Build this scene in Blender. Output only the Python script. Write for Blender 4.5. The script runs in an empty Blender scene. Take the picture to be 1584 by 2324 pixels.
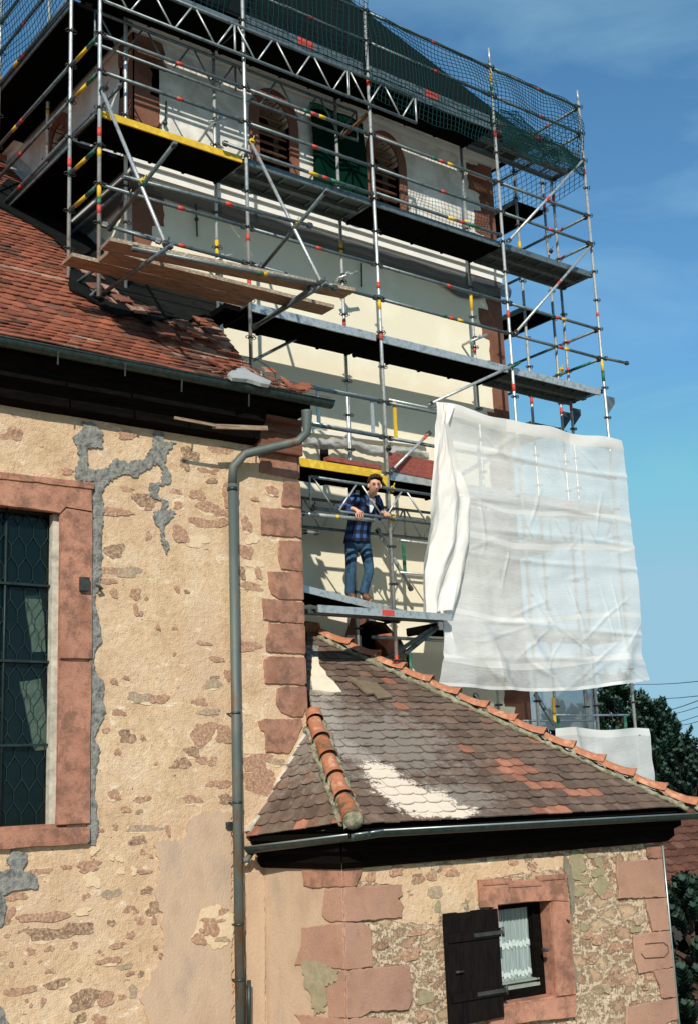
import bpy, math, random
from mathutils import Vector as V, Matrix, noise
sc = bpy.context.scene
R3 = Matrix(((0.7909665, -0.61050225, -0.04073072), (-0.10243894, -0.19776088, 0.97488302), (-0.60322322, -0.7669274, -0.21896143)))
# ------------------------------------------------------------------ camera, sky, sun
cd = bpy.data.cameras.new('camera'); cam = bpy.data.objects.new('camera', cd); sc.collection.objects.link(cam)
cam.matrix_world = R3.transposed().to_4x4()
cd.sensor_fit = 'VERTICAL'; cd.sensor_height = 24; cd.sensor_width = 36; cd.lens = 24 * 2740 / 2324
cd.clip_start = .1; cd.clip_end = 3000
sc.camera = cam
SUN = V((0.81, 1.0, -0.84)).normalized()
w = bpy.data.worlds.new('World'); sc.world = w; w.use_nodes = True
nt = w.node_tree; bgn = nt.nodes['Background']
sky = nt.nodes.new('ShaderNodeTexSky'); sky.sky_type = 'NISHITA'; sky.sun_disc = False
sky.sun_elevation = math.asin(-SUN.z); sky.sun_rotation = math.atan2(-SUN.x, -SUN.y)
sky.air_density = 1.0; sky.dust_density = .6; sky.ozone_density = 1.6; sky.altitude = 200
nt.links.new(sky.outputs[0], bgn.inputs[0]); bgn.inputs[1].default_value = .15
# thin high cloud streaks in the sky itself
tc = nt.nodes.new('ShaderNodeTexCoord'); mp = nt.nodes.new('ShaderNodeMapping'); mp.inputs['Scale'].default_value = (1.2, 3.5, 7); mp.inputs['Rotation'].default_value = (0.3, 0.35, 0.6)
nz = nt.nodes.new('ShaderNodeTexNoise'); nz.inputs['Scale'].default_value = 1.6; nz.inputs['Detail'].default_value = 7; nz.inputs['Roughness'].default_value = .55; nz.inputs['Distortion'].default_value = .5
rp = nt.nodes.new('ShaderNodeMapRange'); rp.inputs[1].default_value = .45; rp.inputs[2].default_value = .8; rp.inputs[4].default_value = .36
mx = nt.nodes.new('ShaderNodeMix'); mx.data_type = 'RGBA'; mx.inputs[7].default_value = (6.5, 6.6, 6.6, 1)
nt.links.new(tc.outputs['Generated'], mp.inputs[0]); nt.links.new(mp.outputs[0], nz.inputs['Vector']); nt.links.new(nz.outputs[0], rp.inputs[0])
nt.links.new(rp.outputs[0], mx.inputs[0]); nt.links.new(sky.outputs[0], mx.inputs[6]); tn = nt.nodes.new('ShaderNodeMix'); tn.data_type = 'RGBA'; tn.blend_type = 'MULTIPLY'; tn.inputs[0].default_value = 1; tn.inputs[7].default_value = (.52, .86, .96, 1)
nt.links.new(mx.outputs[2], tn.inputs[6]); dk = nt.nodes.new('ShaderNodeMix'); dk.data_type = 'RGBA'; dk.blend_type = 'DARKEN'; dk.inputs[0].default_value = 1; dk.inputs[7].default_value = (2.1, 3.75, 4.8, 1)
nt.links.new(tn.outputs[2], dk.inputs[6]); nt.links.new(dk.outputs[2], bgn.inputs[0])
sl = bpy.data.lights.new('sun', 'SUN'); sl.energy = 4.6; sl.angle = math.radians(.55); sl.color = (1, .93, .80)
so = bpy.data.objects.new('sun', sl); sc.collection.objects.link(so); so.rotation_euler = SUN.to_track_quat('-Z', 'Y').to_euler()
sc.view_settings.view_transform = 'Standard'; sc.view_settings.look = 'None'; sc.view_settings.exposure = 0.0; sc.view_settings.gamma = 1
sc.cycles.transparent_max_bounces = 24; sc.cycles.max_bounces = 6

# ------------------------------------------------------------------ helpers
rnd = random.Random(7)
def ray(x, y): return (R3.transposed() @ V((x - 792, 1162 - y, -2740)))
def onY(x, y, Y): r = ray(x, y); return r * (Y / r.y)
def onX(x, y, X): r = ray(x, y); return r * (X / r.x)
def onZ(x, y, Z): r = ray(x, y); return r * (Z / r.z)
def Zm(x0, y0, size):
    s = size / 1584.
    return lambda x, y: ((x0 + x * s) / 1.3043, (y0 + y * s) / 1.3043)
z1 = Zm(0, 0, 1000); z2 = Zm(1000, 0, 1000); z3 = Zm(0, 700, 1000); z4 = Zm(1000, 700, 1000); z5 = Zm(0, 1500, 1000); z6 = Zm(700, 1700, 800)
z7 = Zm(0, 2250, 800); z8 = Zm(1266, 2250, 800); za = Zm(680, 2350, 680); zb = Zm(850, 1300, 550); zd = Zm(1500, 1900, 566); ze = Zm(1200, 1200, 750)
zf = Zm(600, 0, 600); zh = Zm(500, 800, 500); zk = Zm(1000, 1820, 300); zm = Zm(680, 1600, 320)
zt = lambda x, y: ((1700 + x * .31443) / 1.3043, (2300 + y * .31443) / 1.3043)
class Plane:
    def __init__(s, o, u, n, v=(0, 0, 1)): s.o = V(o); s.u = V(u).normalized(); s.v = V(v).normalized(); s.n = V(n).normalized()
    def pt(s, a, b, d=0): return s.o + s.u * a + s.v * b + s.n * d
    def px(s, x, y, d=0):
        r = ray(x, y); return r * ((s.o + s.n * d).dot(s.n) / r.dot(s.n))
    def uv(s, x, y):
        p = s.px(x, y) - s.o; return (p.dot(s.u), p.dot(s.v))
class MB:
    def __init__(s): s.v = []; s.f = []; s.m = []; s.sm = []
    def face(s, pts, mi=0, smooth=False):
        b = len(s.v); s.v += [V(p) for p in pts]; s.f.append(tuple(range(b, b + len(pts)))); s.m.append(mi); s.sm.append(smooth)
    def mesh(s, vs, fs, mi=0, smooth=False):
        b = len(s.v); s.v += [V(p) for p in vs]
        for f in fs: s.f.append(tuple(b + i for i in f)); s.m.append(mi); s.sm.append(smooth)
    def box(s, c, h, mi=0, ax=None):
        c = V(c); ax = ax or (V((1, 0, 0)), V((0, 1, 0)), V((0, 0, 1)))
        vs = [c + ax[0] * (i * h[0]) + ax[1] * (j * h[1]) + ax[2] * (k * h[2]) for i in (-1, 1) for j in (-1, 1) for k in (-1, 1)]
        s.mesh(vs, [(0, 1, 3, 2), (4, 6, 7, 5), (0, 4, 5, 1), (2, 3, 7, 6), (0, 2, 6, 4), (1, 5, 7, 3)], mi)
    def b2(s, lo, hi, mi=0): s.box([(a + b) / 2 for a, b in zip(lo, hi)], [(b - a) / 2 for a, b in zip(lo, hi)], mi)
    def bar(s, a, b, wd, th, mi=0, up=(0, 0, 1)):
        a = V(a); b = V(b); d = (b - a); L = d.length; d.normalize(); x = d.cross(V(up)).normalized(); z = x.cross(d)
        s.box((a + b) / 2, (L / 2, wd / 2, th / 2), mi, (d, x, z))
    def tube(s, pts, r, mi=0, n=8, cap=True):
        pts = [V(p) for p in pts]; rs = r if isinstance(r, (list, tuple)) else [r] * len(pts)
        b = len(s.v); prev = None
        for i, p in enumerate(pts):
            d = (pts[min(i + 1, len(pts) - 1)] - pts[max(i - 1, 0)]).normalized()
            if prev is None:
                x = d.orthogonal().normalized()
            else:
                x = (prev - d * prev.dot(d)).normalized()
            prev = x; y = d.cross(x)
            for k in range(n):
                t = 2 * math.pi * k / n; s.v.append(p + (x * math.cos(t) + y * math.sin(t)) * rs[i])
        for i in range(len(pts) - 1):
            for k in range(n):
                k2 = (k + 1) % n; s.f.append((b + i * n + k, b + i * n + k2, b + (i + 1) * n + k2, b + (i + 1) * n + k)); s.m.append(mi); s.sm.append(n > 5)
        if cap:
            s.f.append(tuple(b + k for k in range(n))[::-1]); s.m.append(mi); s.sm.append(False)
            e = b + (len(pts) - 1) * n; s.f.append(tuple(e + k for k in range(n))); s.m.append(mi); s.sm.append(False)
    def torus(s, c, ax, R, r, mi=0, n=8, m=4):
        c = V(c); ax = V(ax).normalized(); x = ax.orthogonal().normalized(); y = ax.cross(x); b = len(s.v)
        for i in range(n):
            t = 2 * math.pi * i / n; d = x * math.cos(t) + y * math.sin(t)
            for j in range(m):
                q = 2 * math.pi * j / m; s.v.append(c + d * (R + r * math.cos(q)) + ax * r * math.sin(q))
        for i in range(n):
            for j in range(m):
                s.f.append((b + i * m + j, b + i * m + (j + 1) % m, b + (i + 1) % n * m + (j + 1) % m, b + (i + 1) % n * m + j)); s.m.append(mi); s.sm.append(True)
    def ball(s, c, r, mi=0, n=10, m=7):
        c = V(c); r = V(r) if hasattr(r, '__len__') else V((r, r, r)); vs = []; fs = []
        for i in range(m + 1):
            t = math.pi * i / m
            for k in range(n):
                q = 2 * math.pi * k / n; vs.append(c + V((r.x * math.sin(t) * math.cos(q), r.y * math.sin(t) * math.sin(q), r.z * math.cos(t))))
        for i in range(m):
            for k in range(n): fs.append((i * n + k, (i + 1) * n + k, (i + 1) * n + (k + 1) % n, i * n + (k + 1) % n))
        s.mesh(vs, fs, mi, True)
    def build(s, name, mats, parent=None, col=None):
        off = parent_world(parent) if parent else V((0, 0, 0))
        me = bpy.data.meshes.new(name); me.from_pydata([p - off for p in s.v], [], s.f)
        mats = mats if isinstance(mats, (list, tuple)) else [mats]
        for m in mats: me.materials.append(m)
        me.polygons.foreach_set('material_index', s.m); me.polygons.foreach_set('use_smooth', s.sm); me.update()
        o = bpy.data.objects.new(name, me); sc.collection.objects.link(o)
        if parent: o.parent = parent
        return o
def parent_world(o):
    p = V((0, 0, 0))
    while o: p = p + o.location; o = o.parent
    return p
def thing(name, loc, label, cat, group=None):
    o = bpy.data.objects.new(name, None); sc.collection.objects.link(o); o.location = loc; o.empty_display_size = .2
    return tag(o, label, cat, group)
def tag(o, label=None, cat=None, group=None, kind=None):
    for k, v in (('label', label), ('category', cat), ('group', group), ('kind', kind)):
        if v: o[k] = v
    return o
def resample(pts, step, jit, closed=True, seed=0):
    out = []; n = len(pts); rr = random.Random(seed)
    for i in range(n if closed else n - 1):
        a = pts[i]; b = pts[(i + 1) % n]; L = math.hypot(b[0] - a[0], b[1] - a[1]); k = max(1, int(L / step))
        nx, ny = (b[1] - a[1]) / (L + 1e-9), -(b[0] - a[0]) / (L + 1e-9)
        for j in range(k):
            t = j / k; q = jit * rr.uniform(-1, 1); out.append((a[0] + (b[0] - a[0]) * t + nx * q, a[1] + (b[1] - a[1]) * t + ny * q))
    return out
def area2(p): return sum(p[i][0] * p[(i + 1) % len(p)][1] - p[(i + 1) % len(p)][0] * p[i][1] for i in range(len(p)))
def slab(mb, pl, uvs, th, mi=0, base=0., bev=0.0):
    """flat stone or patch lying on a plane: front face + side walls, in plane coordinates"""
    if area2(uvs) < 0: uvs = uvs[::-1]
    n = len(uvs)
    if bev:
        cx = sum(p[0] for p in uvs) / n; cy = sum(p[1] for p in uvs) / n
        inn = []
        for p in uvs:
            d = math.hypot(p[0] - cx, p[1] - cy) + 1e-6; k = max(0, 1 - bev / d); inn.append((cx + (p[0] - cx) * k, cy + (p[1] - cy) * k))
        f = [pl.pt(a, b, base + th) for a, b in inn]; m_ = [pl.pt(a, b, base + th * .45) for a, b in uvs]; bk = [pl.pt(a, b, base - .012) for a, b in uvs]
        k0 = len(mb.v); mb.v += f + m_ + bk; flip = pl.u.cross(pl.v).dot(pl.n) < 0
        def add(t):
            mb.f.append(tuple(t[::-1]) if flip else tuple(t)); mb.m.append(mi); mb.sm.append(False)
        add([k0 + i for i in range(n)])
        for i in range(n):
            j = (i + 1) % n; add([k0 + n + i, k0 + n + j, k0 + j, k0 + i]); add([k0 + 2 * n + i, k0 + 2 * n + j, k0 + n + j, k0 + n + i])
        return
    f = [pl.pt(a, b, base + th) for a, b in uvs]; bk = [pl.pt(a, b, base - .012) for a, b in uvs]
    k0 = len(mb.v); mb.v += f + bk; flip = pl.u.cross(pl.v).dot(pl.n) < 0
    fs = [[k0 + i for i in range(n)]] + [[k0 + n + i, k0 + n + (i + 1) % n, k0 + (i + 1) % n, k0 + i] for i in range(n)]
    for t in fs: mb.f.append(tuple(t[::-1]) if flip else tuple(t)); mb.m.append(mi); mb.sm.append(False)
def trace(mb, pl, pts, zf_, th, mi=0, base=0., step=.05, jit=.006, seed=1, bev=0.):
    slab(mb, pl, resample([pl.uv(*zf_(*p)) for p in pts], step, jit, True, seed), th, mi, base, bev)
def blob(cu, cv, ru, rv, seed, n=18, rag=.28):
    rr = random.Random(seed); ph = [rr.uniform(0, 6.28) for _ in range(4)]; out = []
    for i in range(n):
        t = 2 * math.pi * i / n
        k = 1 + rag * (.5 * math.sin(2 * t + ph[0]) + .35 * math.sin(3 * t + ph[1]) + .3 * math.sin(5 * t + ph[2])) + rr.uniform(-.08, .08)
        c = math.cos(t); s_ = math.sin(t); q = (abs(c) ** 3 + abs(s_) ** 3) ** (-1 / 3.)
        out.append((cu + ru * k * c * q, cv + rv * k * s_ * q))
    return out
# ------------------------------------------------------------------ materials
def newmat(name):
    m = bpy.data.materials.new(name); m.use_nodes = True; nt = m.node_tree; return m, nt, nt.nodes['Principled BSDF']
def N(nt, t, **kw):
    n = nt.nodes.new(t)
    for k, v in kw.items(): n.inputs[k.replace('_', ' ')].default_value = v
    return n
def coords(nt, scale=(1, 1, 1)):
    t = nt.nodes.new('ShaderNodeTexCoord'); m = nt.nodes.new('ShaderNodeMapping'); m.inputs['Scale'].default_value = scale
    nt.links.new(t.outputs['Object'], m.inputs[0]); return m.outputs[0]
def ramp(nt, src, stops, inter='LINEAR'):
    r = nt.nodes.new('ShaderNodeValToRGB'); r.color_ramp.interpolation = inter
    e = r.color_ramp.elements
    while len(e) < len(stops): e.new(.5)
    for el, (p, c) in zip(e, stops): el.position = p; el.color = (*c, 1) if len(c) == 3 else c
    nt.links.new(src, r.inputs[0]); return r.outputs[0]
def mixc(nt, f, a, b, mode='MIX'):
    m = nt.nodes.new('ShaderNodeMix'); m.data_type = 'RGBA'; m.blend_type = mode
    for i, q in ((0, f), (6, a), (7, b)):
        if isinstance(q, (int, float)): m.inputs[i].default_value = q
        elif isinstance(q, tuple): m.inputs[i].default_value = (*q, 1)
        else: nt.links.new(q, m.inputs[i])
    return m.outputs[2]
def bump(nt, b, src, strength, dist=.02):
    n = nt.nodes.new('ShaderNodeBump'); n.inputs['Strength'].default_value = strength; n.inputs['Distance'].default_value = dist
    nt.links.new(src, n.inputs['Height']); nt.links.new(n.outputs[0], b.inputs['Normal'])
def simple(name, c1, c2=None, scale=6, rough=.8, metal=0, bmp=.2, bs=40, stretch=(1, 1, 1), c3=None, lo=.35, hi=.65, spec=.3, dist=.01):
    m, nt, b = newmat(name); co = coords(nt, stretch)
    c2 = c2 or tuple(x * .75 for x in c1)
    n1 = N(nt, 'ShaderNodeTexNoise', Scale=scale, Detail=8, Roughness=.6); nt.links.new(co, n1.inputs['Vector'])
    col = ramp(nt, n1.outputs[0], [(lo, c1), (hi, c2)] if not c3 else [(lo, c1), ((lo + hi) / 2, c2), (hi, c3)])
    nt.links.new(col, b.inputs['Base Color'])
    b.inputs['Roughness'].default_value = rough; b.inputs['Metallic'].default_value = metal; b.inputs['Specular IOR Level'].default_value = spec
    if bmp:
        n2 = N(nt, 'ShaderNodeTexNoise', Scale=bs, Detail=6, Roughness=.65); nt.links.new(co, n2.inputs['Vector']); bump(nt, b, n2.outputs[0], bmp, dist)
    return m
def plaster_mat():
    m, nt, b = newmat('rough_lime_plaster'); co = coords(nt)
    n1 = N(nt, 'ShaderNodeTexNoise', Scale=2.2, Detail=9, Roughness=.62); n2 = N(nt, 'ShaderNodeTexNoise', Scale=17, Detail=8, Roughness=.7); n3 = N(nt, 'ShaderNodeTexNoise', Scale=60, Detail=4)
    cs = coords(nt, (1, 1, 1.7))
    n4 = N(nt, 'ShaderNodeTexNoise', Scale=4.5, Detail=9, Roughness=.68, Distortion=.6)
    for n in (n1, n2, n3): nt.links.new(co, n.inputs['Vector'])
    nt.links.new(cs, n4.inputs['Vector'])
    base = ramp(nt, n1.outputs[0], [(.3, (.53, .36, .225)), (.48, (.66, .475, .30)), (.66, (.77, .61, .43))])
    fine = ramp(nt, n2.outputs[0], [(.3, (.72, .68, .64)), (.5, (1, 1, 1)), (.68, (1.12, 1.08, 1.04))])
    c = mixc(nt, .8, base, fine, 'MULTIPLY')
    n7 = N(nt, 'ShaderNodeTexNoise', Scale=1.1, Detail=7, Roughness=.65); nt.links.new(co, n7.inputs['Vector'])
    c = mixc(nt, ramp(nt, n7.outputs[0], [(.42, (.0, .0, .0)), (.62, (.62, .62, .62))]), c, (.58, .385, .26))
    white = ramp(nt, n4.outputs[0], [(.33, (.9, .9, .9)), (.42, (0, 0, 0))])
    c = mixc(nt, white, c, (.84, .70, .54))
    st = ramp(nt, n4.outputs[0], [(.655, (0, 0, 0)), (.70, (.8, .8, .8))])
    stc = ramp(nt, n2.outputs[0], [(.35, (.22, .10, .065)), (.65, (.46, .24, .16))])
    c = mixc(nt, st, c, stc)
    n5 = N(nt, 'ShaderNodeTexVoronoi', Scale=11.); n5.inputs['Randomness'].default_value = 1; nt.links.new(cs, n5.inputs['Vector'])
    pit = ramp(nt, n5.outputs['Distance'], [(.10, (1, 1, 1)), (.15, (0, 0, 0))])
    n6 = N(nt, 'ShaderNodeTexNoise', Scale=4, Detail=2); nt.links.new(co, n6.inputs['Vector'])
    pg = ramp(nt, n6.outputs[0], [(.5, (0, 0, 0)), (.58, (1, 1, 1))]); pit = mixc(nt, 1., pit, pg, 'MULTIPLY')
    c = mixc(nt, pit, c, (.40, .19, .11))
    nt.links.new(c, b.inputs['Base Color']); b.inputs['Roughness'].default_value = .95; b.inputs['Specular IOR Level'].default_value = .1
    h = mixc(nt, .35, n2.outputs[0], n3.outputs[0]); h = mixc(nt, st, h, (.1, .1, .1)); bump(nt, b, h, .9, .03)
    return m
def rubble_mat():
    m, nt, b = newmat('rubble_masonry'); co = coords(nt, (1, 1, 2.1))
    nd = N(nt, 'ShaderNodeTexNoise', Scale=7, Detail=8, Roughness=.75); nt.links.new(co, nd.inputs['Vector'])
    add = nt.nodes.new('ShaderNodeVectorMath'); add.operation = 'MULTIPLY_ADD'; add.inputs[1].default_value = (.34, .34, .34)
    nt.links.new(nd.outputs['Color'], add.inputs[0]); nt.links.new(co, add.inputs[2])
    vo = N(nt, 'ShaderNodeTexVoronoi', Scale=3.5); nt.links.new(add.outputs[0], vo.inputs['Vector'])
    ve = N(nt, 'ShaderNodeTexVoronoi', Scale=3.5); ve.feature = 'DISTANCE_TO_EDGE'; nt.links.new(add.outputs[0], ve.inputs['Vector'])
    cz = coords(nt, (1.3, 1.3, .8)); n2 = N(nt, 'ShaderNodeTexNoise', Scale=30, Detail=8, Roughness=.8); nt.links.new(cz, n2.inputs['Vector'])
    ch = nt.nodes.new('ShaderNodeSeparateColor'); nt.links.new(vo.outputs['Color'], ch.inputs[0])
    stone = ramp(nt, ch.outputs[0], [(0, (.46, .28, .19)), (.25, (.60, .43, .28)), (.5, (.42, .25, .175)), (.72, (.58, .43, .28)), (1, (.50, .34, .23))])
    stone = mixc(nt, .8, stone, ramp(nt, n2.outputs[0], [(.32, (.72, .68, .65)), (.55, (1.06, 1.06, 1.06))]), 'MULTIPLY')
    ma = nt.nodes.new('ShaderNodeMath'); ma.operation = 'MULTIPLY_ADD'; ma.inputs[1].default_value = 1.0; ma.inputs[2].default_value = -.46
    nt.links.new(n2.outputs[0], ma.inputs[0])
    mb_ = nt.nodes.new('ShaderNodeMath'); mb_.operation = 'SUBTRACT'; nt.links.new(ve.outputs['Distance'], mb_.inputs[0]); nt.links.new(ma.outputs[0], mb_.inputs[1])
    mk = ramp(nt, mb_.outputs[0], [(.03, (1, 1, 1)), (.15, (0, 0, 0))])
    n3 = N(nt, 'ShaderNodeTexNoise', Scale=40, Detail=5); nt.links.new(co, n3.inputs['Vector'])
    mort = ramp(nt, n3.outputs[0], [(.3, (.58, .43, .29)), (.6, (.74, .59, .42))])
    c = mixc(nt, mk, stone, mort)
    nt.links.new(c, b.inputs['Base Color']); b.inputs['Roughness'].default_value = .95; b.inputs['Specular IOR Level'].default_value = .1
    h = mixc(nt, .6, mk, n2.outputs[0]); bump(nt, b, h, 1., .03)
    return m
def sandstone(name, c1, c2, c3, dark=(.09, .06, .05), amt=.62):
    m, nt, b = newmat(name); co = coords(nt); cs = coords(nt, (1, 1, 3.5))
    n1 = N(nt, 'ShaderNodeTexNoise', Scale=3, Detail=6, Roughness=.55); nt.links.new(co, n1.inputs['Vector'])
    n2 = N(nt, 'ShaderNodeTexNoise', Scale=45, Detail=7, Roughness=.75); nt.links.new(cs, n2.inputs['Vector'])
    n3 = N(nt, 'ShaderNodeTexNoise', Scale=4.2, Detail=9, Roughness=.75); nt.links.new(co, n3.inputs['Vector'])
    c = ramp(nt, n1.outputs[0], [(.35, c1), (.5, c2), (.65, c3)])
    c = mixc(nt, .85, c, ramp(nt, n2.outputs[0], [(.3, (.68, .64, .62)), (.6, (1.1, 1.1, 1.1))]), 'MULTIPLY')
    n8 = N(nt, 'ShaderNodeTexNoise', Scale=.9, Detail=3); nt.links.new(co, n8.inputs['Vector']); c = mixc(nt, .8, c, ramp(nt, n8.outputs[0], [(.35, (.80, .76, .76)), (.65, (1.12, 1.1, 1.06))]), 'MULTIPLY')
    c = mixc(nt, ramp(nt, n3.outputs[0], [(amt, (0, 0, 0)), (amt + .13, (.75, .75, .75))]), c, dark)
    nt.links.new(c, b.inputs['Base Color']); b.inputs['Roughness'].default_value = .9; b.inputs['Specular IOR Level'].default_value = .15
    bump(nt, b, mixc(nt, .5, n2.outputs[0], n3.outputs[0]), .8, .02)
    return m
def tilemat(name, c, var=.35, lich=(.32, .28, .22), la=.62):
    m, nt, b = newmat(name); co = coords(nt)
    n1 = N(nt, 'ShaderNodeTexNoise', Scale=5, Detail=8, Roughness=.7); n2 = N(nt, 'ShaderNodeTexNoise', Scale=38, Detail=6, Roughness=.7)
    for n in (n1, n2): nt.links.new(co, n.inputs['Vector'])
    cc = ramp(nt, n1.outputs[0], [(.35, tuple(x * (1 - var) for x in c)), (.65, tuple(x * (1 + var * .4) for x in c))])
    cc = mixc(nt, ramp(nt, n2.outputs[0], [(la, (0, 0, 0)), (la + .06, (.8, .8, .8))]), cc, lich)
    ge = nt.nodes.new('ShaderNodeNewGeometry'); vv = ramp(nt, ge.outputs['Random Per Island'], [(0, (.68, .66, .66)), (.5, (1, 1, 1)), (1, (1.2, 1.14, 1.1))])
    cc = mixc(nt, .9, cc, vv, 'MULTIPLY')
    nt.links.new(cc, b.inputs['Base Color']); b.inputs['Roughness'].default_value = .85; b.inputs['Specular IOR Level'].default_value = .25
    bump(nt, b, n2.outputs[0], .5, .01)
    return m
def perforated():
    m, nt, b = newmat('perforated_steel'); co = coords(nt, (28, 28, 28))
    vo = N(nt, 'ShaderNodeTexVoronoi', Scale=1.); vo.inputs['Randomness'].default_value = 0; nt.links.new(co, vo.inputs['Vector'])
    mk = ramp(nt, vo.outputs['Distance'], [(.33, (1, 1, 1)), (.36, (0, 0, 0))])
    b.inputs['Base Color'].default_value = (.07, .09, .09, 1); b.inputs['Metallic'].default_value = .4; b.inputs['Roughness'].default_value = .5
    tr = nt.nodes.new('ShaderNodeBsdfTransparent'); ms = nt.nodes.new('ShaderNodeMixShader')
    nt.links.new(mk, ms.inputs[0]); nt.links.new(b.outputs[0], ms.inputs[1]); nt.links.new(tr.outputs[0], ms.inputs[2]); nt.links.new(ms.outputs[0], nt.nodes['Material Output'].inputs[0])
    return m
def sheetmat(name, col, trans, clear, scale=60, spec=.3):
    m, nt, b = newmat(name); co = coords(nt)
    wv = N(nt, 'ShaderNodeTexNoise', Scale=3.5, Detail=7, Roughness=.6); nt.links.new(co, wv.inputs['Vector'])
    cs = coords(nt, (2, 2, 40)); wf = N(nt, 'ShaderNodeTexNoise', Scale=4, Detail=4); nt.links.new(cs, wf.inputs['Vector'])
    c = ramp(nt, wv.outputs[0], [(.3, tuple(x * .95 for x in col)), (.6, col)])
    nt.links.new(c, b.inputs['Base Color']); b.inputs['Roughness'].default_value = .45; b.inputs['Specular IOR Level'].default_value = spec
    tl = nt.nodes.new('ShaderNodeBsdfTranslucent'); nt.links.new(c, tl.inputs[0])
    m1 = nt.nodes.new('ShaderNodeMixShader'); m1.inputs[0].default_value = trans; nt.links.new(b.outputs[0], m1.inputs[1]); nt.links.new(tl.outputs[0], m1.inputs[2])
    tp = nt.nodes.new('ShaderNodeBsdfTransparent'); m2 = nt.nodes.new('ShaderNodeMixShader')
    mr = nt.nodes.new('ShaderNodeMapRange'); mr.inputs[1].default_value = .3; mr.inputs[2].default_value = .7; mr.inputs[3].default_value = clear * .6; mr.inputs[4].default_value = clear * 1.4
    nt.links.new(wf.outputs[0], mr.inputs[0]); nt.links.new(mr.outputs[0], m2.inputs[0])
    nt.links.new(m1.outputs[0], m2.inputs[1]); nt.links.new(tp.outputs[0], m2.inputs[2]); nt.links.new(m2.outputs[0], nt.nodes['Material Output'].inputs[0])
    bump(nt, b, wv.outputs[0], .2, .02)
    return m
def chipmat(name, c1, c2, c3):
    m, nt, b = newmat(name); co = coords(nt)
    n1 = N(nt, 'ShaderNodeTexNoise', Scale=12, Detail=8, Roughness=.7); n2 = N(nt, 'ShaderNodeTexNoise', Scale=34, Detail=8, Roughness=.8)
    for n in (n1, n2): nt.links.new(co, n.inputs['Vector'])
    c = ramp(nt, n1.outputs[0], [(.35, c1), (.5, c2), (.65, c3)])
    c = mixc(nt, ramp(nt, n2.outputs[0], [(.47, (0, 0, 0)), (.60, (.92, .92, .92))]), c, (.64, .45, .29))
    nt.links.new(c, b.inputs['Base Color']); b.inputs['Roughness'].default_value = .95; b.inputs['Specular IOR Level'].default_value = .1
    bump(nt, b, n2.outputs[0], .8, .015); return m
MT = {}
MT['plaster'] = plaster_mat(); MT['rubble'] = rubble_mat()
MT['pinkrender'] = simple('smooth_pink_render', (.42, .315, .245), (.56, .405, .285), 2.2, .95, 0, .8, 55, (1, 1, .6), c3=(.47, .33, .235), spec=.1, lo=.3, hi=.7)
MT['cement'] = simple('grey_cement_mortar', (.13, .135, .125), (.26, .255, .235), 14, .9, 0, .9, 30, dist=.03, c3=(.33, .33, .30), spec=.1)
MT['chips'] = chipmat('exposed_red_stone', (.32, .165, .115), (.42, .235, .165), (.25, .135, .10))
MT['chipd'] = chipmat('exposed_dark_stone', (.16, .10, .07), (.26, .16, .11), (.32, .22, .15))
MT['chipg'] = chipmat('exposed_grey_stone', (.28, .22, .17), (.36, .28, .21), (.40, .30, .22))
MT['rim'] = simple('fresh_broken_plaster', (.74, .59, .42), (.66, .48, .30), 20, .95, 0, .8, 45, spec=.1)
MT['quoin'] = sandstone('red_sandstone', (.34, .17, .115), (.44, .235, .165), (.36, .19, .135), (.16, .095, .07), .47)
MT['frame'] = sandstone('pink_sandstone_frame', (.42, .20, .135), (.52, .265, .185), (.45, .225, .16), (.17, .095, .07), .46)
MT['quoin2'] = sandstone('mauve_sandstone', (.40, .235, .17), (.46, .275, .20), (.42, .26, .20), (.22, .14, .11), .58)
MT['towerstone'] = sandstone('tower_brown_stone', (.16, .075, .05), (.24, .11, .075), (.20, .10, .075), (.07, .04, .03), .6)
MT['cream'] = simple('cream_tower_render', (.84, .79, .64), (.78, .72, .56), 1.3, .95, 0, .15, 60, c3=(.80, .74, .60), spec=.1)
MT['white'] = simple('whitewashed_tower_render', (.80, .77, .71), (.60, .57, .52), 2.0, .95, 0, .4, 45, c3=(.84, .81, .75), spec=.1)
MT['bandwhite'] = simple('fresh_white_band', (.82, .79, .73), (.74, .71, .66), 3, .8, 0, .1, 60, spec=.2)
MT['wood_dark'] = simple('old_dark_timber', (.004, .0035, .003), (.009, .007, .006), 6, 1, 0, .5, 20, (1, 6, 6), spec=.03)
MT['wood_red'] = simple('reddish_timber', (.13, .05, .03), (.20, .085, .05), 6, .8, 0, .5, 20, (1, 6, 6))
MT['plank'] = simple('weathered_plank', (.19, .115, .075), (.30, .205, .14), 5, .85, 0, .5, 22, (1, 9, 9), c3=(.38, .29, .21))
MT['planktop'] = simple('splashed_plank_edge', (.46, .40, .31), (.22, .15, .10), 9, .9, 0, .5, 22, (2, 6, 6), c3=(.55, .5, .42))
MT['zinc'] = simple('weathered_zinc', (.018, .035, .037), (.03, .055, .055), 5, .42, .4, .15, 40, (3, 3, .6), c3=(.05, .07, .065), spec=.5)
MT['zincrust'] = simple('rust_streaked_zinc', (.10, .125, .12), (.13, .15, .14), 3.0, .6, .25, .2, 40, (1, 1, .35), c3=(.15, .085, .05), lo=.42, hi=.62)
MT['rimzinc'] = simple('bare_zinc_rim', (.30, .36, .36), (.40, .45, .44), 5, .35, .6, 0)
MT['galv'] = simple('galvanised_steel', (.40, .43, .43), (.56, .58, .57), 9, .42, .55, .1, 60, c3=(.30, .33, .34), spec=.5)
MT['galvshade'] = simple('shaded_galvanised_steel', (.11, .145, .155), (.17, .21, .22), 9, .45, .5, .1, 60, c3=(.08, .11, .12), spec=.5)  # galv darkened in colour to stand for the unlit sides of the ledgers
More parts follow.
